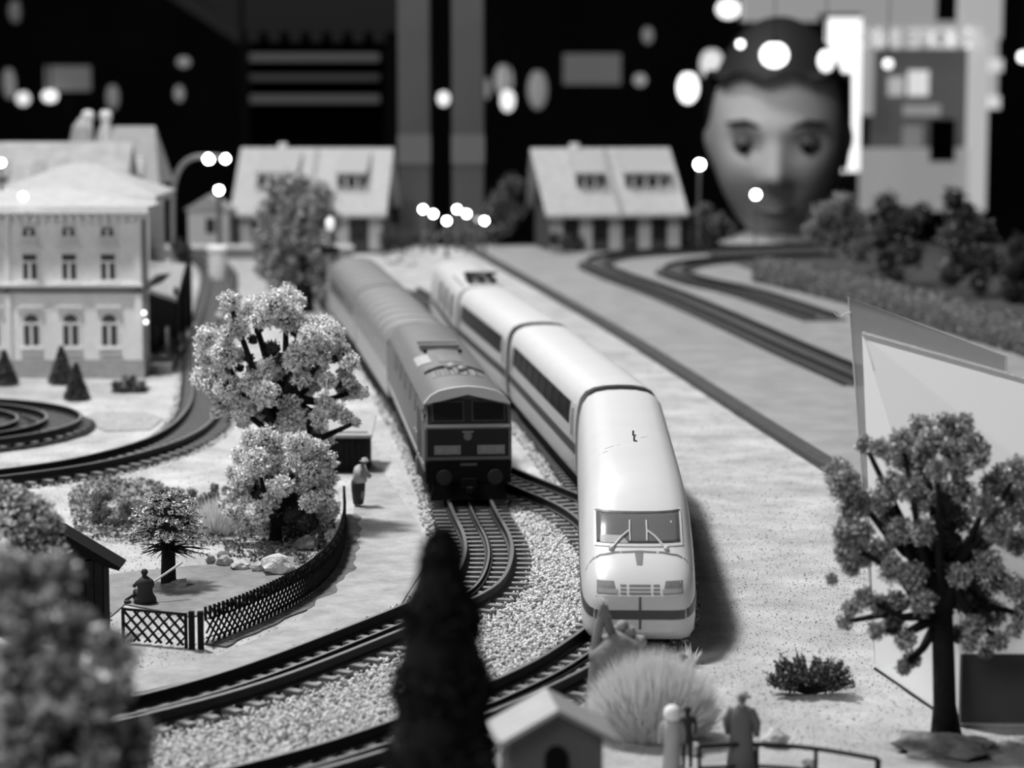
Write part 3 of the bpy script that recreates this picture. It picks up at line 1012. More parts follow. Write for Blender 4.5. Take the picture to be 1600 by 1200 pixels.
# ---- platform canopy
cp = thing('platform_canopy', 'sloping grey platform canopy on posts beside the station corner', 'canopy', (-19.6, 152, 0))
p = [P(229, 405, 160), P(292, 412, 160), P(276, 466, 143), P(228, 450, 143)]
p = [P(229, 408, 158), P(290, 412, 158), P(276, 466, 143), P(228, 450, 143)]
o3 = Vector((-19.6, 152, 0))
MB().hexa([q - o3 - Vector((0, 0, .25)) for q in p] + [q - o3 for q in p]).build('roof', M_roofg, cp)
for y in (144, 152, 160):
    k = (y - 143) / 19
    xx = -19.9 * (1 - k) - 21.4 * k
    MB().tube([(xx + 19.6, y - 152, .5), (xx + 19.6, y - 152, 4.6)], .13, 8).build('post', M_dark, cp)
MB().box(-4, -1.9, -9, 10, .02, 4.7).build('back_wall', M_black, cp)
struct('trim_1', MB().hexa([(-21.4, 139, -.02), (-19.6, 139, -.02), (-21.2, 163, -.02), (-23.8, 163, -.02), (-21.4, 139, .55), (-19.6, 139, .55), (-21.2, 163, .55), (-23.8, 163, .55)]), mat('platform_grey', .34, .9, .2, 150))

# ---- chalets


def chalet(name_label, cx, cy, rz, wid, dorm, rib_at, xoff=0.0):
    c = thing('chalet', name_label, 'house', (cx, cy, 0), rz)
    hw = wid / 2
    MB().box(-hw + .6, hw - .6, 0, 9, 0, 4.2).build('wall', mat('chalet_wall', .05, .85), c)
    gable = [(-.6, 3.9), (5.2, 9.3), (10.4, 3.9)]
    MB().prism(gable, 'x', -hw + .7, hw - .7).build('gable_wall', mat('gable_dark', .035, .85), c)
    rf = MB()
    for a, b in (((-1.3, 3.55), (5.2, 9.75)), ((11.0, 3.9), (5.2, 9.75))):
        rf.hexa([(-hw, a[0], a[1]), (hw, a[0], a[1]), (hw + xoff, b[0], b[1]), (-hw + xoff, b[0], b[1]),
                 (-hw, a[0], a[1] + .3), (hw, a[0], a[1] + .3), (hw + xoff, b[0], b[1] + .3), (-hw + xoff, b[0], b[1] + .3)])
    roof = rf.build('roof', M_roof, c)
    sl = (9.75 - 3.55) / 6.5

    def on(y, up=.32):
        return 3.55 + (y + 1.3) * sl + up
    MB().bar((rib_at, -1.2, on(-1.2, .4)), (rib_at + xoff, 5.0, on(5.0, .4)), .45, .12).build('roof_joint', M_roofg, c)
    MB().box(-hw * .5, -hw * .5 + .8, 4.7, 5.7, 9.2, 10.5).build('chimney', M_wallL, c)
    for x0, x1 in dorm:
        y0, y1 = 1.2, 4.2
        d = MB().prism([(y0, on(y0, 0)), (y0, on(y0) + 1.5), (y1, on(y1) + .35), (y1, on(y1, 0))], 'x', x0, x1).build('dormer', M_roof, c)
        MB().box(x0 + .1, x1 - .1, y0 - .08, y0 + .02, on(y0) + .15, on(y0) + 1.05).build('dormer_opening', M_glass, d)
        MB().hexa([(x0 - .3, y0 - .6, on(y0) + 1.35), (x1 + .3, y0 - .6, on(y0) + 1.35), (x1 + .3, y1 + .3, on(y1) + .5), (x0 - .3, y1 + .3, on(y1) + .5),
                   (x0 - .3, y0 - .6, on(y0) + 1.55), (x1 + .3, y0 - .6, on(y0) + 1.55), (x1 + .3, y1 + .3, on(y1) + .7), (x0 - .3, y1 + .3, on(y1) + .7)]).build('dormer_roof', mat('dormer_grey', .33, .8), d)
        n = max(1, int((x1 - x0) / 1.1))
        for k in range(n):
            xx = x0 + .2 + (x1 - x0 - .4) * k / n
            MB().box(xx + .5, xx + .72, y0 - .14, y0 - .02, on(y0) + .15, on(y0) + 1.05).build('dormer_post', M_wallL, d)
    n = 5
    for k in range(n):
        xx = -hw + 1.2 + (wid - 2.4) * k / (n - 1)
        MB().box(xx - .62, xx + .62, -.25, 0, .3, 3.6).build('wall_panel', mat('panel_pale', .42, .8), c)
    for k in range(n - 1):
        xx = -hw + 1.2 + (wid - 2.4) * (k + .5) / (n - 1)
        MB().box(xx - .6, xx + .6, -.12, .02, 1.4, 3.2).build('window', M_glass, c)
    return c


chalet('chalet with pale roof, partly hidden behind the round tree, dark cabin walls below', -19.6, 236, math.radians(-4), 15.2, ((-5.2, -1.6), (2.6, 5.2)), .1)
chalet('chalet with pale roof and dark gable end, standing beyond the row of globe lamps', 10.0, 236, math.radians(9), 14.0, ((-3.6, -1.2), (1.2, 5.4)), .4, -.5)
sh = thing('roadside_cottage', 'tiny blurred cottage with one dark window between the curved lamp and pillar', 'house', (-29, 232, 0))
MB().box(-1.9, 1.9, 0, 4, 0, 4.6).build('wall', mat('panel_pale', .42, .8), sh)
MB().prism([(-2.3, 4.4), (0, 5.8), (2.3, 4.4)], 'y', -.3, 4.3).build('roof', M_roofg, sh)
MB().box(-.2, .7, -.08, .02, 2.2, 3.6).build('window', M_glass, sh)
fc = MB()
for k in range(14):
    a = -31.5 + k * 1.6
    fc = MB().box(a, a + 1.5, 229, 229.5, 0, 1.25)
wl = thing('street_wall', 'low grey street wall with light coping in front of the left chalet', 'wall', (-25, 228, 0))
MB().box(-8, 10, 0, .6, 0, 1.0).build('wall_body', mat('wall_mid', .2, .9, .2, 100), wl)
MB().box(-8.1, 10.1, -.15, .75, 1.0, 1.3).build('coping', M_wall, wl)

# ---- wooden shed with pale flat roof beside the locomotive
sd = thing('track_shed', 'black-fronted shed with flat pale roof, left of the locomotive', 'shed', (-5.4, 100, 0))
q0 = G(522, 745, 0)
c_ = (G(548, 738, 0))
sd.location = W(c_.x, c_.y, 0)
MB().box(-1.05, .75, 0, 2.6, 0, 1.75).build('wall', M_black, sd)
MB().hexa([(-1.25, -.35, 1.55), (.95, -.35, 1.55), (.95, 3.2, 2.0), (-1.25, 3.2, 2.0), (-1.25, -.35, 1.68), (.95, -.35, 1.68), (.95, 3.2, 2.13), (-1.25, 3.2, 2.13)]).build('roof', mat('shed_roof', .33, .8, .1, 300), sd)
for k in range(7):
    MB().box(-1.05 + k * .26, -.82 + k * .26, -.06, .01, 0, 1.6).build('plank', M_wood, sd)

# ---- dark hut at left foreground
d0 = G(135, 990, 0)
hut = thing('garden_hut', 'black wooden hut with overhanging roof behind the left foreground bush', 'hut', (d0.x, d0.y, 0))
k_ = cmpx(73)
MB().box(-2.6, .62, -.3, .7, 0, 2.3).build('wall', M_wood, hut)
MB().prism([(-2.4, 2.1), (-.95, 3.35), (-.72, 3.3), (1.15, 2.15), (1.1, 2.05), (.62, 2.2), (-.9, 3.05), (-2.3, 1.95)], 'y', -.42, .8).build('roof', M_black, hut)
for k in range(12):
    MB().box(-2.6 + k * .268, -2.36 + k * .268, -.36, -.29, 0, 2.4).build('plank', M_wood, hut)
MB().prism([(-2.0, 2.3), (-.85, 3.2), (.5, 2.35)], 'y', -.36, .7).build('gable_wall', M_wood, hut)

# ---- foreground dovecote-like house with arched opening
hf = thing('arched_hut', 'blurred little house with arched black opening and pale roof, bottom centre of the picture', 'hut', (0, 50, 0))
a0 = P(872, 1116, 50)
hf.location = W(a0.x, 50, 0)
hf.rotation_euler = (0, 0, math.radians(7))
zt = a0.z
MB().prism([(-1.0, 0), (1.0, 0), (1.0, zt - .62), (0, zt - .06), (-1.0, zt - .62)], 'y', .25, 1.7).build('wall', mat('hut_wall', .11, .8, .1, 200), hf)
for s in (-1, 1):
    MB().hexa([(0, 0, zt), (s * 1.28, 0, zt - .72), (s * 1.28, 1.9, zt - .72), (0, 1.9, zt), (0, 0, zt + .1), (s * 1.3, 0, zt - .62), (s * 1.3, 1.9, zt - .62), (0, 1.9, zt + .1)]).build('roof', M_roofg if s > 0 else mat('hut_roof_lit', .42, .8, .1, 100), hf)  # left slope paler than the right: the lit side is put into its colour
ar = [(-.25, zt - 1.35), (.25, zt - 1.35)] + [(.25 * math.cos(math.pi * k / 8), zt - 1.02 + .27 * math.sin(math.pi * k / 8)) for k in range(9)]
MB().prism(ar, 'y', .2, .27).build('opening', M_black, hf)
MB().box(-.32, .32, .1, .3, zt - 1.5, zt - 1.35).build('ledge', M_wallL, hf)
MB().box(-1.6, 1.6, -.2, 3, 0, .3).build('base', M_rock, hf)

# ---- white notice board in clear sleeve, box front in painted shade
def board(o, px):
    pass


A = G(1368, 1045, 0)
C = G(1497, 1134, 0)
C1 = Vector((C.x, C.y, 1.95))
T0 = P(1347, 524, A.y)
T1 = P(1640, 606, A.y - .2)
U = Vector((0, 0, 1))
E0, E1_ = Vector((C.x + 8, C.y - .1, 0)), Vector((C.x + 8, C.y - .1, 1.95))
D0 = Vector((T1.x, A.y, 0))
nb = thing('notice_board', 'large white sloping display board standing behind the right-hand tree', 'display board', tuple((A + C) / 2))
M_paper = mat('white_paper', .86, .7)
M_card = mat('paper_grey', .74, .8)
MB().raw([A, C, C1, T0, D0, E0, E1_, T1], [(0, 1, 2, 3), (4, 7, 6, 5), (3, 2, 6, 7), (0, 3, 7, 4), (1, 5, 6, 2), (0, 4, 5, 1)]).build('panel', M_paper, nb, world=True)
nS = (C1 - T0).cross(T1 - T0).normalized()
if nS.y > 0:
    nS = -nS


def bp(s, t, off=.03):
    """point on the sloping face: s along the top edge (0..1), t down the slope (0..1)"""
    return (T0.lerp(T1, s)).lerp(C1.lerp(E1_, s), t) + nS * off


def strip(q0, q1, w, m, nm):
    d = (q1 - q0).normalized()
    v = nS.cross(d).normalized() * w
    MB().hexa([q0 - nS * .04, q1 - nS * .04, q1 + v - nS * .04, q0 + v - nS * .04, q0 + nS * .03, q1 + nS * .03, q1 + v + nS * .03, q0 + v + nS * .03]).build(nm, m, nb, world=True)


strip(bp(0, .0), bp(1, .0), .10, M_wall, 'top_edge')
wv = [(i * .075, .115 - i * .006 + .006 * math.sin(i * 1.7)) for i in range(10)]
shp = [bp(.01, .02, .012), bp(.7, .02, .012)] + [bp(a, b_, .012) for a, b_ in reversed(wv)]
m_ = len(shp)
MB().raw(shp + [q - nS * .03 for q in shp], [tuple(range(m_)), tuple(reversed(range(m_, 2 * m_)))] + [(i, (i + 1) % m_, m_ + (i + 1) % m_, m_ + i) for i in range(m_)]).build('paper_strip', M_card, nb, world=True)
MB().bar(A + Vector((-.03, 0, .02)), C + Vector((-.03, 0, .02)), .05, .05).build('bottom_edge', M_dark, nb, world=True)
MB().hexa([C + Vector((.06, -.06, .10)), E0 + Vector((0, -.06, .10)), E0 + Vector((0, .02, .10)), C + Vector((.06, .02, .10)),
           C1 + Vector((.06, -.06, 0)), E1_ + Vector((0, -.06, 0)), E1_ + Vector((0, .02, 0)), C1 + Vector((.06, .02, 0))]).build('front_panel', mat('box_front_shaded', .09, .8, .08, 60), nb, world=True)  # front of the white box, its shadow put into the colour
nrm = Vector((0, 1, 0))
# clear sleeve behind
ms = bpy.data.materials.new('clear_film')
ms.use_nodes = True
nt = ms.node_tree
bs = nt.nodes['Principled BSDF']
bs.inputs['Base Color'].default_value = (.42, .42, .42, 1)
bs.inputs['Roughness'].default_value = .25
tr = nt.nodes.new('ShaderNodeBsdfTransparent')
mx = nt.nodes.new('ShaderNodeMixShader')
mx.inputs[0].default_value = .55
nt.links.new(tr.outputs[0], mx.inputs[1])
nt.links.new(bs.outputs[0], mx.inputs[2])
nt.links.new(mx.outputs[0], nt.nodes['Material Output'].inputs['Surface'])
F0 = P(1326, 464, A.y + .7)
F1 = P(1572, 557, A.y + .9)
G0 = Vector((A.x + .1, A.y + .7, 0))
G1 = Vector((F1.x + .3, A.y + .9, 0))
th2 = nrm * .04
fl = thing('clear_film_sleeve', 'transparent grey plastic film standing up behind the white display board', 'film', tuple((G0 + G1) / 2))
MB().hexa([G0, G1, G1 + th2, G0 + th2, F0, F1, F1 + th2, F0 + th2]).build('film', ms, fl, world=True)
MB().tube([G0, F0, F1, G1], .03, 6).build('film_edge', M_wallL, fl, world=True)
th3 = [P(1303, 487, A.y + .8), P(1307, 492, A.y + .8), P(1314, 494, A.y + .8), P(1322, 489, A.y + .7), P(1330, 488, A.y + .6)]
tag(MB().tube(th3, .02, 5).build('thread', M_wallL), 'thin curled white thread clinging to the top corner of the clear film', 'thread')

# ================================================================== trees and shrubs


def blob_core(mb, c, r, seed, sub=2, amp=.35):
    bm = bmesh.new()
    bmesh.ops.create_icosphere(bm, subdivisions=sub, radius=1)
    vs_ = []
    for v in bm.verts:
        p = v.co
        k = 1 + amp * noise.noise(p * 1.9 + Vector((seed * 3.1, seed, 0)))
        vs_.append(Vector(c) + p * r * k)
    fs = [tuple(v.index for v in f.verts) for f in bm.faces]
    bm.free()
    mb.raw(vs_, fs)


def flock(name, blobs, per, size, m, parent, seed, shape=2, m2=None, share2=0, hemi=0.0):
    rg = np.random.default_rng(seed)
    P_, S_ = [], []
    rmean = np.mean([b[3] for b in blobs])
    for (x, y, z, r) in blobs:
        n = int(per * (r / rmean) ** 1.6)
        d = rg.normal(size=(n, 3))
        d /= np.linalg.norm(d, axis=1)[:, None]
        # lumpy, pitted crown: radius follows low-frequency noise
        nz = np.array([noise.noise(Vector(tuple(q * 2.6 + np.array([seed, x, z])))) for q in d])
        rr = r * (.72 + .55 * nz + rg.uniform(-.16, .36, n))
        P_.append(np.array([x, y, z]) + d * rr[:, None])
        S_.append(rg.uniform(.55, 1.25, n) * size)
    P_ = np.concatenate(P_)
    return scatter(name, P_, np.concatenate(S_), m, parent=parent, shape=shape, seed=seed, m2=m2, share2=share2)


def blob_list(px, d, rs, jd=.0, thick=1.0, grow=1.0):
    """px list (px,py,rpx) at depth d, spread in depth so the crown is as deep as it is wide"""
    rg = random.Random(rs)
    cx = sum(p[0] for p in px) / len(px)
    wid = max(abs(p[0] - cx) for p in px) * cmpx(d)
    out = []
    for (a, b, r) in px:
        dx = abs(a - cx) * cmpx(d)
        room = math.sqrt(max(.05, 1 - (dx / (wid + .01)) ** 2)) * wid * thick
        dd = d + rg.uniform(-1, 1) * room * .6
        q = P(a, b, dd)
        out.append((q.x, q.y, q.z, r * cmpx(dd) * grow))
    return out


def tree(name, label, base_px, d, trunk, limbs, px, per, size, leaf, core, cat='tree', seed=1, group=None, thick=1.0, z0=0.0, tr=(.35, .25), m2=None, share2=0, shape=2, core_k=.78, bark=None, grow=1.0, inner=()):
    b0 = P(base_px[0], base_px[1], d)
    base = Vector((b0.x, d, z0))
    root = thing(name, label, cat, tuple(base), 0, group)
    bl = blob_list(px, d, seed, thick=thick, grow=grow)
    bark = bark or M_bark
    if trunk:
        pts = [Vector((b0.x, d, z0 - .05))] + [P(a, b, d) for a, b in trunk]
        n = len(pts)
        rad = [tr[0] + (tr[1] - tr[0]) * i / (n - 1) for i in range(n)]
        rad[0] *= 1.35
        mb = MB().tube(pts, rad, 10)
        mb.build('trunk', bark, root, world=True, smooth=True)
        top = pts[-1]
        for i in limbs:
            q = Vector(bl[i][:3])
            s = pts[-1] if (i % 3) else pts[max(1, n - 2)]
            mid = s.lerp(q, .5) + Vector((0, 0, -.12 * (q - s).length))
            MB().tube([s, mid, q], [tr[1] * .65, tr[1] * .4, tr[1] * .22], 6).build('branch', bark, root, world=True, smooth=True)
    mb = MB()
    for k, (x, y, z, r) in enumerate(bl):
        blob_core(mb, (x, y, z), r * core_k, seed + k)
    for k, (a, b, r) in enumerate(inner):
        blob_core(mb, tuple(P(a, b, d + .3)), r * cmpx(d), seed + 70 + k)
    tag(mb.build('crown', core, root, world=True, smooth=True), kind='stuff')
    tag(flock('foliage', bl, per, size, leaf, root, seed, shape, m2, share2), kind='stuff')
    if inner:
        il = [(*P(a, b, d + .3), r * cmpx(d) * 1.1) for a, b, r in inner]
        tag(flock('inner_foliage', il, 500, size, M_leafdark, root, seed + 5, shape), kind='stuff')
    return root


# big pale flocked tree, left of centre
big = [(358, 472, 11), (370, 490, 12), (392, 482, 12), (412, 492, 15), (430, 476, 15), (447, 468, 15), (462, 473, 10), (450, 495, 16), (468, 505, 10), (372, 512, 12), (355, 520, 8),
       (322, 528, 12), (335, 540, 17), (350, 552, 14), (322, 556, 10), (318, 590, 13), (335, 596, 16), (355, 606, 14), (348, 578, 10), (372, 555, 8),
       (500, 515, 14), (518, 525, 14), (485, 530, 14), (505, 540, 12), (465, 545, 9), (460, 562, 12), (478, 556, 10), (492, 570, 12), (505, 558, 8), (535, 552, 10), (548, 566, 9), (540, 582, 8), (546, 595, 7),
       (402, 582, 11), (418, 578, 11), (432, 584, 8), (395, 600, 13), (412, 615, 14), (428, 600, 10), (470, 590, 10), (492, 598, 10), (512, 596, 9), (480, 612, 8),
       (540, 612, 9), (556, 611, 8), (568, 613, 6), (345, 632, 9), (360, 636, 10), (378, 640, 11), (395, 646, 10), (410, 650, 8), (338, 645, 6), (380, 660, 7),
       (440, 616, 9), (452, 632, 11), (458, 655, 14), (444, 668, 13), (508, 632, 10), (522, 642, 10), (540, 652, 8), (556, 660, 5), (500, 652, 10), (492, 672, 12), (508, 685, 10), (400, 625, 10), (375, 618, 10)]
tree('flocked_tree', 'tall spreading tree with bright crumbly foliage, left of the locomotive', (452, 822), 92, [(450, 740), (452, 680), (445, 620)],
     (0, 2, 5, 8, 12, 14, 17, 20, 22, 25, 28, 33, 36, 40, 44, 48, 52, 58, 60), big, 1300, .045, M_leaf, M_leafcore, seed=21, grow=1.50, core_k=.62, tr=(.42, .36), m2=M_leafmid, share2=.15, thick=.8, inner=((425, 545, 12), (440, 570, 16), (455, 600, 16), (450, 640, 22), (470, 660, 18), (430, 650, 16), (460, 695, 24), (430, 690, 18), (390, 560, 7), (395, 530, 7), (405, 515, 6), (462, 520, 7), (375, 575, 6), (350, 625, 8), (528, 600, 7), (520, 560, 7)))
# second tree in front of it
sec = [(395, 690, 16), (415, 685, 15), (440, 700, 17), (465, 692, 15), (490, 705, 17), (508, 722, 14), (380, 712, 14), (400, 722, 17), (430, 728, 18), (460, 722, 17), (488, 738, 16), (512, 750, 13), (362, 738, 8), (378, 748, 14),
       (400, 758, 15), (370, 775, 12), (385, 792, 14), (362, 800, 10), (378, 815, 12), (405, 800, 14), (412, 825, 11), (505, 775, 14), (518, 795, 11), (498, 800, 13), (505, 822, 10), (518, 838, 8), (470, 760, 16), (440, 760, 14), (485, 785, 13), (350, 785, 8), (425, 780, 12)]
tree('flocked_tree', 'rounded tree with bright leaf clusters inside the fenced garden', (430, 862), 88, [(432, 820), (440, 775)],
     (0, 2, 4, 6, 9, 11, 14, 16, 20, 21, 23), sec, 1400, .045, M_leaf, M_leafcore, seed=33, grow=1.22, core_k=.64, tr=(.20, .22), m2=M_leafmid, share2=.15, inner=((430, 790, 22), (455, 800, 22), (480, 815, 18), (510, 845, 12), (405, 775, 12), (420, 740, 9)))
# leaning dark root plate under it
# umbrella conifer
uc = P(262, 830, 80.5)
kk = cmpx(80.5)
root = thing('umbrella_pine', 'small umbrella-shaped pine with thick black trunk in the garden plot', 'tree', (uc.x, 80.5, 0))
MB().tube([(0, 0, -.05), (0, 0, .5), (.02, 0, 1.6)], [.27, .25, .22], 12).build('trunk', M_bark, root, smooth=True)
rg = random.Random(8)
tb_, pos, siz = MB(), [], []
z_top, z_bot = P(262, 768, 80.5).z, P(262, 862, 80.5).z
for k in range(210):
    t = rg.random()
    z = z_bot + (z_top - z_bot) * t
    R = 1.28 * math.sqrt(max(.05, 1 - (max(0, t - .18) / .88) ** 2.2)) * rg.uniform(.7, 1.12)
    a = rg.uniform(0, 2 * math.pi)
    e = Vector((R * math.cos(a), R * math.sin(a), z + rg.uniform(-.12, .05)))
    s = Vector((0, 0, z + .05))
    tb_.tube([s, s.lerp(e, .6) + Vector((0, 0, .05)), e], [.035, .025, .012], 4)
    if t > .22 or rg.random() < .25:
        for j in range(60):
            q = s.lerp(e, rg.uniform(.35, 1.0))
            pos.append((q.x + uc.x + rg.gauss(0, .05), q.y + 80.5 + rg.gauss(0, .05), q.z + rg.gauss(0, .035)))
            siz.append(rg.uniform(.02, .05))
tag(tb_.build('branches', M_bark, root), kind='stuff')
tag(scatter('foliage', np.array(pos), np.array(siz), M_leafmid, parent=root, shape=2, seed=4, m2=M_leaf, share2=.6), kind='stuff')
MB().raw(*(lambda c: (c.v[0], c.f))((lambda m: (blob_core(m, (0, 0, (z_top + z_bot) / 2), .72, 4), m)[1])(MB()))).build('crown', M_leafblack, root, smooth=True)
rt = MB()
blob_core(rt, (.25, -.1, .02), .55, 9, 3, .5)
rv = rt.v[0]
rv[:, 2] = np.clip(rv[:, 2] * .35, -.03, 1)
rt.build('root_mound', M_soil, root)

# right-hand tree
rtp = [(1410, 690, 13), (1352, 695, 9), (1375, 700, 10), (1400, 710, 13), (1420, 722, 12), (1440, 670, 14), (1455, 690, 14), (1445, 712, 12), (1480, 665, 13), (1500, 680, 15), (1520, 695, 13), (1535, 705, 9), (1490, 705, 13), (1508, 660, 9),
       (1310, 738, 14), (1318, 755, 16), (1332, 765, 12), (1345, 785, 13), (1330, 800, 13), (1316, 830, 10), (1325, 850, 14), (1345, 865, 14), (1330, 885, 10), (1350, 830, 10), (1300, 905, 6), (1315, 868, 8),
       (1375, 780, 12), (1395, 760, 15), (1420, 760, 14), (1385, 805, 12), (1405, 830, 14), (1440, 780, 13), (1440, 740, 14), (1465, 735, 12), (1475, 770, 14), (1500, 735, 12), (1505, 770, 13), (1530, 720, 10),
       (1550, 760, 13), (1565, 740, 11), (1590, 735, 14), (1580, 775, 13), (1600, 800, 14), (1555, 800, 14), (1560, 830, 15), (1590, 850, 13), (1610, 770, 16), (1630, 820, 20), (1530, 840, 14), (1530, 790, 12), (1500, 810, 12), (1470, 820, 14), (1440, 830, 14), (1450, 860, 14),
       (1375, 860, 13), (1395, 890, 14), (1425, 900, 14), (1350, 935, 11), (1330, 950, 9), (1375, 945, 11), (1400, 940, 11), (1320, 972, 8), (1395, 975, 12), (1370, 985, 9), (1415, 1000, 11), (1425, 1030, 9), (1412, 1042, 8), (1440, 940, 14),
       (1540, 880, 15), (1560, 905, 14), (1530, 930, 14), (1550, 960, 15), (1520, 980, 13), (1560, 1000, 11), (1540, 1015, 9), (1590, 920, 13), (1600, 960, 13), (1585, 985, 8), (1490, 860, 12), (1500, 900, 12), (1515, 1005, 9), (1470, 890, 12)]
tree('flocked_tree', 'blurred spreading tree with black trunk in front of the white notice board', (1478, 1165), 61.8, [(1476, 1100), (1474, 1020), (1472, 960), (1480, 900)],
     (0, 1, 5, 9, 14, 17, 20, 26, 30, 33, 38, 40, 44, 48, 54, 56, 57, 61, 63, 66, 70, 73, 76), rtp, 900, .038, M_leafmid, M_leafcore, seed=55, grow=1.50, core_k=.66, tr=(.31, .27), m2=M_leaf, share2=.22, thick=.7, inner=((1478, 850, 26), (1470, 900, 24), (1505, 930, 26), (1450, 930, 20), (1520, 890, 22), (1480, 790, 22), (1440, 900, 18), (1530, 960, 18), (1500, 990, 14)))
rb_ = MB()
blob_core(rb_, (0, 0, 0), 1.25, 7, 3, .6)
rb_.v[0][:, 2] = np.clip(rb_.v[0][:, 2] * .22, -.02, 2)
c_ = G(1478, 1168, 0)
rb_.v[0] += np.array((c_.x, c_.y, 0))
tag(rb_.build('root_mound', M_soil), 'dark ragged mound of soil around the foot of the right-hand tree', 'mound')

# big round tree behind
rd = [(440, 300, 26), (470, 288, 18), (425, 335, 26), (460, 335, 30), (500, 310, 24), (512, 345, 20), (420, 375, 26), (455, 380, 32), (495, 380, 28), (512, 405, 20), (420, 415, 22), (450, 425, 30), (490, 430, 28), (470, 455, 22), (505, 450, 16), (440, 450, 16)]
tree('round_tree', 'large egg-shaped shrub-like tree in front of the left chalet', (470, 480), 177, [(470, 440), (468, 400)], (), rd, 1500, .10, M_leafmid, M_leafcore, seed=61, tr=(.8, .6), m2=M_leaf, share2=.15)

# black poplar in the foreground
root = thing('poplar', 'tall blurred black columnar conifer in the centre foreground', 'tree', tuple(P(692, 1500, 41)[:2]) + (0,))
base = P(692, 1500, 41)
zt = P(694, 826, 41).z
prof = [(.35, 0), (.62, .8), (.80, 2.0), (.88, 3.4), (.88, 4.4), (.82, 5.3), (.76, 6.2), (.70, 7.0), (.60, 7.7), (.46, 8.3), (.3, zt - .35), (.1, zt)]
pm = MB().lathe(prof, (0, 0, 0), 20)
v = pm.v[0]
for i in range(len(v)):
    k = 1 + .14 * noise.noise(Vector(v[i]) * 1.1)
    v[i][0] *= k
    v[i][1] *= k
tag(pm.build('crown', M_leafblack, root, smooth=True), kind='stuff')
rg = np.random.default_rng(6)
n = 16000
z = rg.uniform(0.2, zt, n)
rr = np.interp(z, [p[1] for p in prof], [p[0] for p in prof]) * (1 + rg.uniform(-.08, .12, n) + .12 * np.sin(z * 5))
a = rg.uniform(0, 2 * np.pi, n)
tag(scatter('needles', np.stack([rr * np.cos(a) + base.x, rr * np.sin(a) + 41, z], -1), rg.uniform(.03, .07, n), M_leafblack, parent=root, shape=2, seed=3, m2=M_leafdark, share2=.12), kind='stuff')
MB().tube([(0, 0, -.05), (0, 0, .6)], .2, 8).build('trunk', M_bark, root)


def bush(name, label, px, d, per, size, leaf, core, seed, cat='bush', group=None, base=None, z0=0.0, m2=None, share2=0, shape=2):
    bl = blob_list(px, d, seed)
    base = base or (sum(b[0] for b in bl) / len(bl), d, z0)
    r = thing(name, label, cat, tuple(base), 0, group)
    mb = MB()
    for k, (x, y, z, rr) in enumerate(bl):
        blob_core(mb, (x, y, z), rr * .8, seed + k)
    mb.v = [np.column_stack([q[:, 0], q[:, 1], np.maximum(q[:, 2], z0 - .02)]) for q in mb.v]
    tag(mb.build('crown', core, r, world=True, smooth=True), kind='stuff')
    tag(flock('foliage', bl, per, size, leaf, r, seed, shape, m2, share2), kind='stuff')
    return r


# left foreground bushes (strongly blurred)
bush('foreground_bush', 'strongly blurred pale bush filling the bottom left corner', [(20, 905, 42), (85, 900, 38), (40, 960, 40), (110, 985, 40), (160, 1010, 30), (190, 1030, 26), (30, 1040, 50), (90, 1060, 42), (140, 1090, 40), (185, 1075, 26), (40, 1130, 50), (100, 1150, 46), (165, 1165, 40), (215, 1150, 28), (20, 1190, 50), (90, 1230, 60), (180, 1240, 50), (215, 1190, 24)],
     40, 420, .085, M_leaf, M_leafdark, 71, m2=M_leafmid, share2=.5)
bush('leafy_tree', 'dark leafy tree crown at the left edge beside the black hut', [(10, 775, 22), (35, 790, 26), (60, 800, 24), (78, 820, 20), (20, 820, 26), (50, 845, 28), (85, 860, 22), (100, 895, 18), (90, 930, 16), (60, 890, 26), (20, 870, 26), (0, 800, 22), (85, 960, 14)],
     62, 620, .055, M_leafmid, M_leafcore, 77, cat='tree', m2=M_leaf, share2=.5)
# shrubs on the sand
bush('round_bush', 'round dark bush on the sand in front of the station', [(188, 608, 15), (202, 600, 14), (218, 608, 14), (198, 620, 14), (214, 622, 13), (184, 622, 11)], 131, 420, .07, M_leafdark, M_leafblack, 81, m2=M_leafmid, share2=.35)
bush('grassy_shrub', 'dull bushy undergrowth beyond the pine in the garden', [(150, 790, 12), (165, 775, 12), (150, 775, 10), (165, 800, 12), (180, 812, 12), (150, 810, 10), (195, 790, 10), (205, 800, 10)], 91, 420, .03, M_leafdark, M_soil, 83, m2=M_leafmid, share2=.5)
bush('grassy_shrub', 'tangled low undergrowth between the pine and the rounded tree', [(320, 780, 10), (335, 775, 10), (345, 790, 12), (330, 805, 12), (345, 820, 12), (360, 830, 12), (350, 845, 9), (335, 762, 7), (300, 770, 8)], 91, 420, .03, M_leafmid, M_soil, 84, m2=M_leafdark, share2=.4)
bush('low_bush', 'dark mossy bush at the foot of the rounded garden tree', [(455, 845, 14), (475, 842, 14), (465, 830, 12)], 88.5, 400, .035, M_leafdark, M_leafblack, 85)
bush('dark_bush', 'dark blurred bush between the left chalet and the globe lamps', [(605, 378, 15), (628, 376, 16), (648, 374, 12), (618, 366, 13)], 232, 300, .12, M_leafdark, M_leafblack, 86)
bush('dark_bush', 'small dark bush by the curved street lamp behind the canopy', [(285, 392, 14), (288, 410, 12), (278, 385, 10)], 172, 300, .10, M_leafdark, M_leafblack, 87)
bush('dark_bush', 'dark bush against the front wall of the right-hand chalet', [(865, 375, 12), (885, 378, 12), (905, 380, 10), (985, 380, 10)], 233, 260, .12, M_leafdark, M_leafblack, 88)
bush('ground_moss', 'dark clump of moss under the nose of the white train', [(1040, 1030, 8), (1052, 1034, 8), (1066, 1030, 7)], 66.5, 160, .04, M_leafdark, M_leafblack, 89)


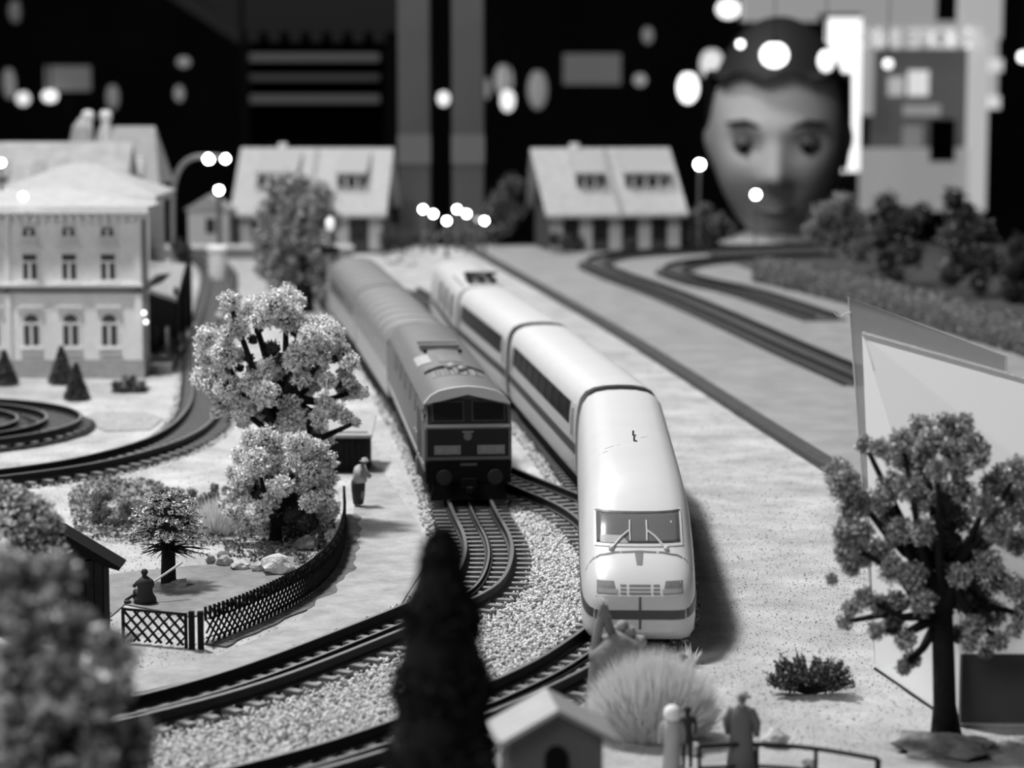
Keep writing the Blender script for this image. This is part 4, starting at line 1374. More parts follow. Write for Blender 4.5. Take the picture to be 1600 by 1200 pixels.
# conifers by the station
def conifer(label, px, pyt, pyb, d, wpx, seed, group='small dark conifers by the station'):
    b = G(px, pyb, 0)
    d = b.y
    h = P(px, pyt, d).z
    wd = wpx * cmpx(d) / 2
    r = thing('small_conifer', label, 'tree', tuple(b), 0, group)
    mb = MB()
    n = 6
    for k in range(n):
        z0 = h * (.08 + .84 * k / n)
        R = wd * (1 - k / n * .85)
        mb.lathe([(R, z0), (R * .55, z0 + h / n * .9), (.02, min(h, z0 + h / n * 1.7))], (0, 0, 0), 10)
    mb.build('crown', M_leafblack, r)
    rg = np.random.default_rng(seed)
    m = 2600
    z = h * (.05 + .95 * rg.random(m) ** 1.3)
    rr = wd * (1.08 - z / h) * rg.uniform(.6, 1.15, m)
    a = rg.uniform(0, 6.283, m)
    tag(scatter('needles', np.stack([b.x + rr * np.cos(a), b.y + rr * np.sin(a), z], -1), rg.uniform(.03, .08, m), M_leafdark, parent=r, shape=2, seed=seed), kind='stuff')
    MB().tube([(0, 0, -.02), (0, 0, h * .3)], .08, 6).build('trunk', M_bark, r)


conifer('small dark conifer at the left edge in front of the station', 8, 548, 602, 135, 40, 1)
conifer('small dark conifer before the middle ground-floor window, the taller of the pair', 97, 541, 600, 135, 40, 2)
conifer('small dark conifer just right of its taller twin before the station', 120, 568, 625, 130, 38, 3)

# right foreground shrub of twigs
s0 = G(1263, 1085, 0)
r = thing('twiggy_shrub', 'fan-shaped twiggy dark shrub on the sand, left of the right-hand tree', 'shrub', tuple(s0))
tw = MB()
rg = random.Random(12)
pos, siz = [], []
for k in range(220):
    a = rg.uniform(-1, 1)
    side = 1 if rg.random() < .55 else -1
    ang = side * rg.uniform(.12, 1.45)
    ln = rg.uniform(.75, 1.28) * (1.0 if abs(ang) > .6 else .8)
    dy = rg.uniform(-.7, .7)
    e = Vector((math.sin(ang) * ln, dy * .6, .12 + math.cos(ang) * ln * .95))
    tw.tube([(0, 0, 0), (e.x * .5, e.y * .5, e.z * .55), tuple(e)], [.03, .022, .012], 4)
    for j in range(34):
        q = e * rg.uniform(.5, 1.02)
        pos.append((s0.x + q.x + rg.gauss(0, .03), s0.y + q.y + rg.gauss(0, .03), max(.02, q.z + rg.gauss(0, .04))))
        siz.append(rg.uniform(.02, .05))
tw.tube([(0, 0, 0), (-.2, 0, .7), (-.38, 0, 1.35)], [.03, .03, .01], 4)
tag(tw.build('twigs', M_bark, r), kind='stuff')
tag(scatter('leaves', np.array(pos), np.array(siz), M_leafdark, parent=r, shape=2, seed=8, m2=M_leafmid, share2=.3), kind='stuff')


def tuft(name, label, px, py, wpx, hpx, d, n, seed, m, cat='grass tuft', lean=.5):
    b = G(px, py, 0) if d is None else Vector((P(px, py, d).x, d, 0))
    d = b.y
    zb = 0
    h = hpx * cmpx(d)
    wd = wpx * cmpx(d) / 2
    rg = random.Random(seed)
    vs_, fs = [], []
    for k in range(n):
        a, rr = rg.uniform(0, 6.283), math.sqrt(rg.random())
        p = Vector((math.cos(a) * rr * wd * .75, math.sin(a) * rr * wd * .5, 0))
        hh = h * rg.uniform(.4, 1.22) * math.sqrt(max(.12, 1 - rr * rr * .8))
        t = p + Vector((math.cos(a) * rr * wd * lean + rg.gauss(0, .12), math.sin(a) * rr * wd * .4, hh))
        wdt = Vector((rg.uniform(-1, 1), rg.uniform(-1, 1), 0)).normalized() * .022
        i = len(vs_)
        m_ = p.lerp(t, .5) + Vector((0, 0, hh * .12))
        vs_ += [p - wdt, p + wdt, m_ + wdt, m_ - wdt, t]
        fs += [(i, i + 1, i + 2, i + 3), (i + 3, i + 2, i + 4)]
    mb = MB().raw([q + b for q in vs_], fs)
    o = mb.build(name, m, base=(b.x, b.y, 0))
    return tag(o, label, cat, kind='stuff')


tuft('grass_tuft', 'large pale dome of dry grass between the train nose and the railing', 1020, 1165, 190, 130, 61.5, 9000, 3, mat('dry_grass', .85, .9), lean=.45)
tuft('grass_tuft', 'thin upright grass blades under the right of the train nose', 1075, 1040, 30, 40, None, 60, 4, mat('dry_grass', .50, .9))
tuft('grass_tuft', 'fan of dry grass just right of the umbrella pine', 340, 835, 60, 62, None, 900, 5, mat('dry_grass', .50, .9))
tuft('grass_tuft', 'low turf hummock behind the umbrella pine trunk', 205, 815, 90, 20, None, 1200, 6, M_leafmid)

# right background: clipped hedge bank and bushes
hp = [G(1195, 440, .2), G(1290, 462, .2), G(1400, 490, .2), G(1500, 520, .2), G(1620, 555, .2), G(1800, 610, .2)]
hs = spline(hp, 1.0)
hm = MB()
vs_, fs = [], []
pr = [(-1.1, .0), (-1.2, 1.0), (-.8, 1.8), (0, 2.1), (.9, 1.8), (1.2, 1.0), (1.1, 0)]
for i, p_ in enumerate(hs):
    t = tangent(hs, i)
    nn = Vector((t.y, -t.x, 0))
    for a_, b_ in pr:
        k = 1 + .22 * noise.noise(Vector((p_.x * .8, p_.y * .8, b_ + a_)))
        vs_.append(p_ + nn * a_ * k + Vector((0, 0, b_ * k)))
n = len(pr)
for i in range(len(hs) - 1):
    for k in range(n - 1):
        fs.append((i * n + k, i * n + k + 1, (i + 1) * n + k + 1, (i + 1) * n + k))
fs += [tuple(range(n)), tuple(range((len(hs) - 1) * n, len(hs) * n))]
hd = thing('long_hedge', 'long clipped hedge bank running down along the far side of the road', 'hedge', tuple(hs[len(hs) // 2]))
hm.raw(vs_, fs).build('crown', M_leafdark, hd, world=True, smooth=True)
rg = np.random.default_rng(4)
pos = []
for _ in range(16000):
    i = rg.integers(0, len(vs_) - n)
    t = rg.random()
    q = vs_[i].lerp(vs_[i + n], t)
    q = q.lerp(vs_[i + 1], rg.random() * .9) if (i % n) < n - 1 else q
    pos.append(tuple(q + Vector(tuple(rg.normal(0, .06, 3)))))
tag(scatter('foliage', np.array(pos), rg.uniform(.05, .11, len(pos)), M_leafdark, parent=hd, shape=2, seed=5, m2=M_leafmid, share2=.5), kind='stuff')
slab('far_road_verge', [(p_.x + 1.5, p_.y + .5) for p_ in hs] + [(74, hs[-1].y), (74, 244), (hs[0].x - 4, 244)], -.05, .34, mat('verge_dark', .06, .9, .4, 90), 'dark turf bank beyond the long hedge', 'turf', 'structure')
for k, (lab, px, d, lf) in enumerate((
        ('wide grey bush beyond the hedge, nearest the visitor', [(1290, 335, 22), (1315, 320, 22), (1335, 350, 26), (1300, 370, 24), (1340, 390, 24), (1270, 360, 18)], 205, M_leafmid),
        ('dense bush behind the hedge, second from the visitor', [(1385, 320, 22), (1410, 345, 28), (1375, 370, 26), (1420, 395, 26), (1385, 410, 22), (1440, 330, 18), (1400, 435, 16)], 195, M_leafdark),
        ('tall dark bush behind the hedge with a lighter top', [(1490, 310, 20), (1505, 335, 24), (1490, 370, 28), (1530, 360, 26), (1510, 405, 30), (1545, 410, 26), (1485, 430, 22), (1530, 445, 18)], 185, M_leafdark),
        ('low black bush at the right edge above the hedge', [(1590, 385, 20), (1610, 400, 26), (1585, 420, 24), (1620, 440, 30), (1580, 455, 20), (1600, 470, 20)], 180, M_leafblack),
        ('faint conifer-like bush left of the right-hand chalet', [(770, 330, 14), (785, 310, 18), (800, 290, 18), (790, 350, 16), (775, 365, 14), (805, 330, 16)], 244, M_leafdark),
        ('dark shrub behind the globe lamps', [(725, 365, 14), (745, 370, 12), (700, 368, 13), (670, 372, 12)], 243, M_leafdark),
        ('dim shrub right of the right-hand chalet', [(1080, 345, 16), (1100, 335, 18), (1120, 350, 18), (1085, 370, 14), (1115, 375, 14), (1135, 360, 16)], 238, M_leafdark))):
    z0 = .2
    bush('background_bush', lab, px, d, 420, .11, lf, M_leafblack if k != 0 else M_leafdark, 90 + k, group=None, z0=0.2, m2=M_leafmid if lf is not M_leafblack else None, share2=.3 if lf is not M_leafblack else 0)

# ================================================================== rocks


def rock(label, px, py, wpx, hpx, seed, group=None, m=None):
    b = G(px, py, 0)
    k = cmpx(b.y)
    bm = bmesh.new()
    bmesh.ops.create_icosphere(bm, subdivisions=2, radius=1)
    vs_ = []
    for v in bm.verts:
        q = v.co * (1 + .45 * noise.noise(v.co * 1.3 + Vector((seed * 5.3, 0, seed))))
        vs_.append((b.x + q.x * wpx * k / 2, b.y + q.y * wpx * k / 2.4, max(-.03, hpx * k * .45 + q.z * hpx * k * .6)))
    fs = [tuple(v.index for v in f.verts) for f in bm.faces]
    bm.free()
    return tag(MB().raw(vs_, fs).build('rock', m or M_rock), label, 'rock', group)


rock('large pale rock in the garden, nearest the lattice fence', 436, 896, 58, 28, 1)
rock('small pale stone just left of the large garden rock', 402, 893, 22, 16, 2)
rock('pale flat stone in the row between the pine and the large garden rock', 375, 890, 32, 12, 3)
rock('dark lump of stone at the left end of the garden row', 330, 880, 16, 12, 4, m=M_soil)
rock('pale stone topped by dark moss in the garden row', 352, 884, 26, 16, 5)
rock('pointed brown stone behind the garden row', 350, 876, 24, 14, 6, m=M_soil)
rock('white stone at the foot of the black hut', 163, 968, 26, 18, 7)
rock('pale round rock under the rounded garden tree', 480, 858, 38, 22, 8, m=M_soil)
rock('pale broken rock beside the coat-clad figure', 1212, 1165, 44, 26, 9)
rock('small pale stone near the railing', 1262, 1195, 20, 12, 10)
rock('bright stone just left of the railing', 1083, 1180, 24, 22, 11)
rock('pale stone at the edge of the far sand, beside the dark bush', 615, 412, 22, 12, 12)
rock('pale stone behind the tail of the white train', 640, 414, 22, 12, 13)


# ================================================================== fences


def lattice(root, line, h, pitch, base=0.0, thick=.035, zoff=0.0):
    """crossing diagonal slats along a polyline (world cm)"""
    L = [0]
    for i in range(1, len(line)):
        L.append(L[-1] + (line[i] - line[i - 1]).length)

    def at(s):
        s = max(0, min(L[-1], s))
        for i in range(1, len(L)):
            if s <= L[i]:
                t = (s - L[i - 1]) / max(1e-9, L[i] - L[i - 1])
                return line[i - 1].lerp(line[i], t), (line[i] - line[i - 1]).normalized()
        return line[-1], (line[-1] - line[-2]).normalized()
    n = int((L[-1] + h) / pitch)
    for sg in (-1, 1):
        for k in range(-1, n + 1):
            s0 = k * pitch
            s1 = s0 + h
            if sg < 0:
                s0, s1 = s1, s0
            za, zb = 0.0, h
            lo, hi = min(s0, s1), max(s0, s1)
            if hi < .05 or lo > L[-1] - .05:
                continue

            def clip(s):
                return max(0, min(L[-1], s))
            ca, cb = clip(s0), clip(s1)
            za = abs(ca - s0)
            zb = h - abs(cb - s1)
            pa, ta = at(ca)
            pb, tb2 = at(cb)
            nr = Vector((ta.y, -ta.x, 0)) * (thick * .5 * sg)
            MB().bar(pa + nr + Vector((0, 0, za + .06)), pb + nr + Vector((0, 0, zb + .06)), thick * 2.0, thick * .8).build('slat', M_wood, root, world=True)
    return L[-1], at


p0, p1 = G(193, 1003, 0), G(291, 1012, 0)
f1 = thing('lattice_gate', 'flat black lattice gate panel at the left end of the garden fence', 'gate', tuple((p0 + p1) / 2))
Lg, at1 = lattice(f1, [p0, p1], .92, .37, thick=.05)
MB().bar(p0 + Vector((0, 0, 1.02)), p1 + Vector((0, 0, 1.02)), .07, .07).build('top_rail', M_wood, f1, world=True)
for q in (p0, p1):
    MB().bar(q - Vector((0, 0, .03)), q + Vector((0, 0, 1.06)), .09).build('post', M_wood, f1, world=True)
for i, (a, lab) in enumerate(((300, 'left gate post between lattice gate and curved fence'), (314, 'right gate post at the start of the curved lattice fence'))):
    q = G(a, 1014, 0)
    tag(MB().bar(q - Vector((0, 0, .03)), q + Vector((0, 0, 1.15)), .17).build('gate_post', M_wood), lab, 'post')
fl_ = [G(*p) for p in [(322, 1008), (350, 998), (390, 982), (430, 963), (468, 942), (500, 918), (524, 890), (535, 862), (539, 835), (538, 805)]]
fl_ = spline(fl_, .4)
f2 = thing('lattice_fence', 'long black lattice fence curving round the garden', 'fence', tuple(fl_[len(fl_) // 2]))
Lf, at2 = lattice(f2, fl_, 1.05, .30, thick=.034)
MB().tube([p + Vector((0, 0, .80)) for p in fl_], .02, 5).build('rail', M_wood, f2, world=True)
MB().tube([p + Vector((0, 0, .22)) for p in fl_], .02, 5).build('rail', M_wood, f2, world=True)
s = 0.0
while s < Lf:
    q, t = at2(s)
    MB().bar(q + Vector((0, 0, .75)), q + Vector((0, 0, 1.18)), .09, .04).build('picket_tip', M_wood, f2, world=True)
    s += .235

so = MB()  # dark soil along the fence foot, with the shade there put into its colour
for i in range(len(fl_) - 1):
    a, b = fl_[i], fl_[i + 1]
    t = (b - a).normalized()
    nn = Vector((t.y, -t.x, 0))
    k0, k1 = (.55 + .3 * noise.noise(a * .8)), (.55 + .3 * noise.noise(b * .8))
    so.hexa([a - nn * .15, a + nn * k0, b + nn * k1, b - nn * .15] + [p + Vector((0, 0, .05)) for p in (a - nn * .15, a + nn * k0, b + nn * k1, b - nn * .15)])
struct('trim_2', so, mat('shaded_soil_strip', .13, .95, .5, 120, .8, 700))

# railing bottom right
rl = [P(1093, 1166, 57.5), P(1180, 1163, 57.8), P(1275, 1170, 57.8), P(1372, 1186, 57.2)]
rr_ = thing('railing', 'low dark railing with square posts along the bottom, right of centre', 'railing', (rl[1].x, 57.6, 0))
rs = spline([tuple(p) for p in rl], .3)
MB().tube(rs, .06, 6).build('top_rail', M_dark, rr_, world=True)
MB().tube([p - Vector((0, 0, .55)) for p in rs], .05, 6).build('lower_rail', M_dark, rr_, world=True)
for p in (rl[0], P(1183, 1164, 57.8), rl[2], rl[3]):
    MB().bar(Vector((p.x, p.y, -.03)), p, .13 if p is rl[3] else .09).build('post', M_dark, rr_, world=True)

# leaning post shelter by the train nose
dS = 64.0
S = lambda a, b, d=dS: P(a, b, d)
sh2 = thing('stone_grotto', 'blurred weathered rounded stone with a tall leaning post frame in front of the train nose', 'monument', (S(965, 1110).x, dS, 0))
st_ = MB()
blob_core(st_, tuple(S(962, 1028)), .72, 3, 3, .25)
v = st_.v[0]
c0 = np.array(tuple(S(962, 1028)))
v[:] = c0 + (v - c0) * np.array([.98, .8, .98])
st_.build('stone', mat('weathered_stone', .22, .9, .3, 120), sh2, world=True, smooth=True)
MB().tube([S(958, 1110), S(958, 1060)], [.5, .45], 8).build('pedestal', M_soil, sh2, world=True)
MB().tube([Vector((S(920, 1140).x, dS, -.03)), S(924, 1110), S(932, 1000), S(943, 945)], [.22, .18, .13, .10], 8).build('post', mat('post_grey', .24, .8), sh2, world=True)
MB().tube([S(943, 945), S(950, 975), S(964, 1010)], [.10, .13, .10], 8).build('strut', M_grey_detail, sh2, world=True)
MB().prism([(S(934, 960).x, S(934, 960).z), (S(943, 940).x, S(943, 940).z), (S(956, 965).x, S(956, 965).z)], 'y', dS - .1, dS + .1).build('cap', M_grey_detail, sh2, world=True)
bl2 = MB()
for k, (a, b, r_) in enumerate([(972, 978, 10), (984, 988, 11), (965, 985, 9), (998, 1003, 12)]):
    q = S(a, b, dS + .2)
    blob_core(bl2, tuple(q), r_ * cmpx(dS), 40 + k)
bl2.build('plaster_lumps', mat('lump_grey', .32, .9, .3, 200), sh2, world=True, smooth=True)


# ================================================================== lamps
M_bulb = mat('bulb', .8, emit=26)
M_bulb2 = mat('bulb_soft', .8, emit=2.2)
M_lamp_e = mat('bulb_eaves', .8, emit=4.0)
M_pole = mat('lamp_pole', .10, .5)


def post_lamp(label, px, py, d, r=.28, group=None, base_py=None, m=None, pole=.1, glow=True):
    q = P(px, py, d)
    t = thing('globe_lamp', label, 'lamp', (q.x, d, 0), 0, group)
    MB().tube([(0, 0, -.02), (0, 0, q.z - r)], pole, 8).lathe([(pole * 3, 0), (pole * 2, .2), (pole, .5)], (0, 0, 0), 8).build('pole', M_pole, t)
    MB().ball((0, 0, q.z), r, 12).build('globe', m or M_bulb, t, smooth=True)
    MB().lathe([(r * .5, q.z + r * .8), (r * .3, q.z + r * 1.2), (.02, q.z + r * 1.4)], (0, 0, 0), 8).build('cap', M_pole, t)
    return t


rows = [(661, 327, 'first of the row, far left'), (677, 334, 'second of the row'), (698, 345, 'third of the row, lowest on the left side'), (714, 327, 'fourth of the row, on the right post group'),
        (729, 334, 'fifth of the row'), (757, 345, 'last of the row, far right')]
for k, (a, b, t_) in enumerate(rows):
    post_lamp('small glowing globe lamp behind the trains, ' + t_, a, b, 240 - (b - 327) * .5, .27, 'globe lamps in two slanting rows behind the trains', pole=.13)
post_lamp('faint unlit-looking globe lamp beside the last glowing one', 746, 343, 241, .24, None, m=mat('globe_dim', .7, emit=.25), pole=.1)
post_lamp('globe lamp on a pale round pillar beside the curved street lamp', 342, 297, 205, .30, pole=.22)
q = P(342, 400, 205)
tag(MB().lathe([(.75, 0), (.72, 2.4), (.9, 2.5), (.9, 2.8), (.5, 3.0)], (q.x, 203.6, 0), 16).build('advertising_pillar', M_wallL), 'pale round pillar in front of the globe lamp', 'pillar')
# curved street lamp
d = 190.0
cl = thing('curved_street_lamp', 'tall street lamp with curved neck and two glaring heads left of the left chalet', 'lamp', (P(270, 400, d).x, d, 0))
pts = [Vector((P(270, 400, d).x, d, -.02)), P(270, 330, d), P(271, 295, d), P(278, 268, d), P(293, 250, d), P(315, 244, d), P(352, 246, d)]
MB().tube(spline([tuple(p) for p in pts], .5), .20, 8).build('neck', mat('neck_grey', .18, .5), cl, world=True, smooth=True)
for a, r in ((326, .36), (352, .30)):
    MB().ball(tuple(P(a, 248, d)), r, 12).build('lamp_head', M_bulb, cl, world=True, smooth=True)
for a, b, d, lab in ((2, 254, 150, 'bright lamp at the far left edge above the rooftops'),):
    post_lamp(lab, a, b, d, .24, pole=.08)
# clock lamp near round tree
d = 168.0
q = P(518, 350, d)
tl = thing('station_clock_post', 'slim post with round disc foot and lantern head beside the round tree', 'lamp', (P(513, 495, d).x, d, 0))
xx = P(513, 495, d).x
MB().tube([(0, 0, 0), (.1, 0, q.z - .3)], .12, 8).build('pole', M_roofg, tl)
MB().lathe([(.9, -.02), (.9, .16), (.55, .28), (.2, .5)], (0, 0, 0), 16).build('foot', M_wallL, tl)
MB().lathe([(1.3, -.03), (1.3, .05)], (0, 0, 0), 20).build('foot_ring', M_roofg, tl)
MB().ball((.2, -.1, q.z), .34, 10, 1.5).build('lantern', mat('lantern', .7, emit=.35), tl, smooth=True)
MB().box(-.5, .75, -.2, .2, q.z - 2.0, q.z - 1.6).build('cross_arm', M_black, tl)
# lone lamps at right and little lights by the station door
post_lamp('bright round lamp right of the right-hand chalet', 1093, 257, 236, .42, pole=.14)
post_lamp('bright oval lamp in front of the visitor, above the hedge end', 1181, 304, 215, .34, pole=.08)
for a, b, lab in ((36, 307, 'bright lamp fixed over the eaves of the station at the left edge'), (225, 489, 'upper of two tiny lights at the station corner'), (228, 503, 'lower of two tiny lights at the station corner')):
    qq = P(a, b, 137.0 if a > 100 else 136.2)
    l_ = thing('wall_lamp', lab, 'lamp', tuple(qq), 0)
    MB().ball((0, 0, 0), .13 if a > 100 else .26, 8).build('bulb', M_bulb2 if a > 100 else M_lamp_e, l_, smooth=True)
    MB().bar((0, 0, 0), (-.25, .1, 0), .06).build('bracket', M_dark, l_)


# ================================================================== small figures


def skin_mesh(name, joints, edges, radii, root_i=0, sub=1):
    me = bpy.data.meshes.new(name)
    me.from_pydata([tuple(Vector(j) * CM) for j in joints], edges, [])
    o = bpy.data.objects.new(name, me)
    COL.objects.link(o)
    md = o.modifiers.new('skin', 'SKIN')
    for i, r in enumerate(radii):
        r = r if hasattr(r, '__len__') else (r, r)
        me.skin_vertices[0].data[i].radius = (r[0] * CM, r[1] * CM)
        me.skin_vertices[0].data[i].use_root = (i == root_i)
    md.use_smooth_shade = True
    sb = o.modifiers.new('sub', 'SUBSURF')
    sb.levels = sub
    sb.render_levels = sub
    dg = bpy.context.evaluated_depsgraph_get()
    m2 = bpy.data.meshes.new_from_object(o.evaluated_get(dg))
    bpy.data.objects.remove(o)
    m2.name = name
    m2.shade_smooth()
    return m2


def figure(label, loc, h, rz, pose, m_body, parts=(), scale_head=1.0):
    """h = standing height in cm; pose gives joints in head-heights fraction of h"""
    t = thing('person', label, 'person', loc, rz)
    u = h
    P_ = dict(pel=(0, 0, .50), wai=(0, 0, .60), che=(0, 0, .74), nek=(0, 0, .84), hed=(0, -.01, .90), top=(0, -.01, .955),
              shl=(-.11, 0, .80), ell=(-.15, -.01, .64), hal=(-.15, -.05, .50), shr=(.11, 0, .80), elr=(.15, -.01, .64), har=(.15, -.05, .50),
              hil=(-.05, 0, .48), knl=(-.055, -.01, .27), anl=(-.06, .01, .03), fol=(-.065, -.07, .012), hir=(.05, 0, .48), knr=(.055, -.01, .27), anr=(.06, .01, .03), forr=(.065, -.07, .012))
    P_.update(pose)
    ks = list(P_)
    R = dict(pel=(.085, .06), wai=(.075, .055), che=(.095, .065), nek=.032, hed=.058 * scale_head, top=.045 * scale_head, shl=.04, ell=.03, hal=.022, shr=.04, elr=.03, har=.022,
             hil=.06, knl=.042, anl=.028, fol=.022, hir=.06, knr=.042, anr=.028, forr=.022)
    E_ = [('pel', 'wai'), ('wai', 'che'), ('che', 'nek'), ('nek', 'hed'), ('hed', 'top'), ('che', 'shl'), ('shl', 'ell'), ('ell', 'hal'), ('che', 'shr'), ('shr', 'elr'), ('elr', 'har'),
          ('pel', 'hil'), ('hil', 'knl'), ('knl', 'anl'), ('anl', 'fol'), ('pel', 'hir'), ('hir', 'knr'), ('knr', 'anr'), ('anr', 'forr')]
    me = skin_mesh('body', [Vector(P_[k]) * u for k in ks], [(ks.index(a), ks.index(b)) for a, b in E_], [tuple(x * u for x in R[k]) if hasattr(R[k], '__len__') else R[k] * u for k in ks])
    me.materials.append(m_body)
    o = bpy.data.objects.new('body', me)
    o.parent = t
    COL.objects.link(o)
    hd_ = Vector(P_['hed']) * u
    for nm, fn, mm in parts:
        fn(MB(), hd_, u).build(nm, mm, t, smooth=True)
    return t


def hair(mb, hd_, u):
    mb.ball((hd_.x, hd_.y + .012 * u, hd_.z + .03 * u), .062 * u, 10, .9)
    return mb


def hat(mb, hd_, u):
    return mb.lathe([(.11 * u, .03 * u), (.065 * u, .035 * u), (.06 * u, .085 * u), (.02 * u, .10 * u)], tuple(hd_), 12)


def coat(mb, hd_, u):
    return mb.lathe([(.18 * u, .05 * u), (.16 * u, .30 * u), (.135 * u, .52 * u), (.145 * u, .68 * u), (.13 * u, .78 * u), (.045 * u, .84 * u)], (0, 0, 0), 14, 1.0, .72).tube([(-.11 * u, 0, .79 * u), (-.18 * u, 0, .64 * u), (-.17 * u, -.03 * u, .48 * u)], [.05 * u, .048 * u, .035 * u], 8).tube([(.11 * u, 0, .79 * u), (.18 * u, 0, .64 * u), (.17 * u, -.03 * u, .48 * u)], [.05 * u, .048 * u, .035 * u], 8)


M_cloth_d = mat('cloth_dark', .035, .8)
M_cloth_m = mat('cloth_mid', .13, .85)
M_cloth_l = mat('cloth_light', .42, .85)
M_skin = mat('skin_grey', .30, .6)
M_hair = mat('hair_dark', .02, .7)
sit = dict(pel=(0, 0, .10), wai=(0, -.02, .20), che=(0, -.04, .33), nek=(0, -.05, .43), hed=(0, -.06, .50), top=(0, -.06, .56), shl=(-.12, -.04, .38), ell=(-.16, -.10, .26), hal=(-.10, -.20, .22),
           shr=(.12, -.04, .38), elr=(.17, -.10, .28), har=(.16, -.18, .30), hil=(-.06, -.02, .09), knl=(-.12, -.22, .20), anl=(-.08, -.34, .04), fol=(-.08, -.40, .03), hir=(.06, -.02, .09), knr=(.12, -.22, .20), anr=(.10, -.34, .04), forr=(.10, -.40, .03))
q = G(228, 944, 0)
figure('person in dark clothes sitting on the ground by the lattice gate, back to viewer', (q.x, q.y, 0.03), 1.92, math.radians(205), sit, M_cloth_d, (('coat', lambda mb, hd_, u: mb.lathe([(.20 * u, .01 * u), (.19 * u, .08 * u), (.13 * u, .18 * u), (.135 * u, .28 * u), (.155 * u, .36 * u), (.10 * u, .42 * u), (.045 * u, .46 * u)], (0, -.03 * u, 0), 14, 1.0, .85), M_cloth_d), ('hair', hair, M_hair)))
a_, b_ = P(240, 909, q.y + .3), P(284, 879, q.y + .9)
tag(MB().tube([a_, b_], [.035, .045], 8).build('stick', M_wallL), 'long pale stick held up by the seated person in the garden', 'stick')
tag(MB().tube([P(196, 938, q.y + .2), P(212, 928, q.y + .2)], .05, 6).lathe([(.10, 0), (.12, .10), (.05, .14)], tuple(G(199, 944, 0)), 8).build('watering_can', M_dark), 'small dark can on the ground left of the seated person', 'can')
q = G(560, 792, 0)
walk = dict(knl=(-.05, -.10, .27), anl=(-.05, -.03, .03), fol=(-.05, -.10, .012), knr=(.05, .02, .27), anr=(.05, .10, .03), forr=(.05, .04, .012), che=(0, -.05, .73), nek=(0, -.10, .82), hed=(0, -.14, .87), top=(0, -.15, .93),
            shl=(-.12, -.05, .79), shr=(.12, -.05, .79), ell=(-.18, -.08, .64), elr=(.18, -.08, .64), hal=(-.14, -.20, .56), har=(.14, -.20, .56))


def jacket(mb, hd_, u):
    mb.lathe([(.15 * u, .48 * u), (.165 * u, .58 * u), (.15 * u, .70 * u), (.12 * u, .78 * u), (.05 * u, .82 * u)], (0, -.04 * u, 0), 14, 1.0, .85)
    for s in (-1, 1):
        mb.tube([(s * .11 * u, -.05 * u, .78 * u), (s * .185 * u, -.08 * u, .64 * u), (s * .15 * u, -.19 * u, .565 * u)], [.055 * u, .05 * u, .04 * u], 8)
    return mb


figure('stooping person in pale jacket and cap walking beside the black-fronted shed', (q.x, q.y, 0.02), 2.05, math.radians(70), walk, M_skin,
       (('jacket', jacket, M_cloth_l), ('cap', hat, M_cloth_l), ('hair', hair, M_hair),
        ('skirt', lambda mb, hd_, u: mb.lathe([(.11 * u, .05 * u), (.14 * u, .25 * u), (.155 * u, .42 * u), (.145 * u, .52 * u)], (0, 0, 0), 14, 1.0, .9), M_cloth_d)))
q = Vector((P(1162, 1130, 57.4).x, 57.9, 0))
figure('person in a long dark coat with pale cap standing behind the railing', (q.x, q.y, 0.0), 2.14, math.radians(160), dict(hed=(.0, -.02, .90), top=(.0, -.02, .95)), M_skin, (('coat', coat, M_cloth_m), ('hair', hair, mat('hair_mid', .08, .8)), ('cap', hat, M_cloth_l)))
q = Vector((P(1050, 1140, 57.3).x, 57.3, 0))
figure('pale blurred person with a large round white hood, left of the railing', (q.x, q.y, 0.0), 1.9, math.radians(185), {}, M_cloth_l,
       (('robe', lambda mb, hd_, u: mb.lathe([(.13 * u, .02), (.12 * u, .3 * u), (.10 * u, .5 * u), (.13 * u, .68 * u), (.11 * u, .80 * u), (.05 * u, .85 * u)], (0, 0, 0), 14), M_cloth_l),
        ('hood', lambda mb, hd_, u: mb.ball((hd_.x, hd_.y, hd_.z + .01 * u), .115 * u, 14), M_paper)))
q = Vector((P(1074, 1140, 58.6).x, 58.6, 0))
figure('dark figure half hidden behind the white-hooded person', (q.x, q.y, 0.0), 1.6, math.radians(200), {}, M_cloth_d, (('hair', hair, M_hair),))
for (a, b, lab, mm, rz) in ((240, 552, 'tiny person standing at the platform edge by the station corner', M_cloth_m, 160), (262, 556, 'tiny pale person under the platform canopy, nearest the track', M_cloth_l, 90), (250, 530, 'tiny dark-haired person further back under the canopy', M_cloth_l, 180)):
    q = G(a, b, .55)
    figure(lab, (q.x, q.y, .55), 1.95, math.radians(rz), {}, mm, (('hair', hair, M_hair),))
q = G(370, 560, .3)
dq = 128
tag(MB().tube([(P(172 + 0, 495, dq).x, dq, 0)] * 1 + [(P(172, 495, dq).x, dq, .01)], .01, 4).build('x', M_pole) if False else thing('signal_post', 'short pale signal post standing in the track beside the big tree top', 'signal', tuple(G(343, 512, 0))), None)
sg = [o for o in bpy.data.objects if o.name == 'signal_post'][0]
MB().tube([(0, 0, -.02), (0, 0, .7)], .1, 8).build('post', M_dark, sg)
MB().ball((0, 0, .8), .22, 10, 1.4).build('signal_head', M_wallL, sg, smooth=True)

# ================================================================== showcase uprights and hall behind


def at(px, py, d):
    return P(px, py, d)


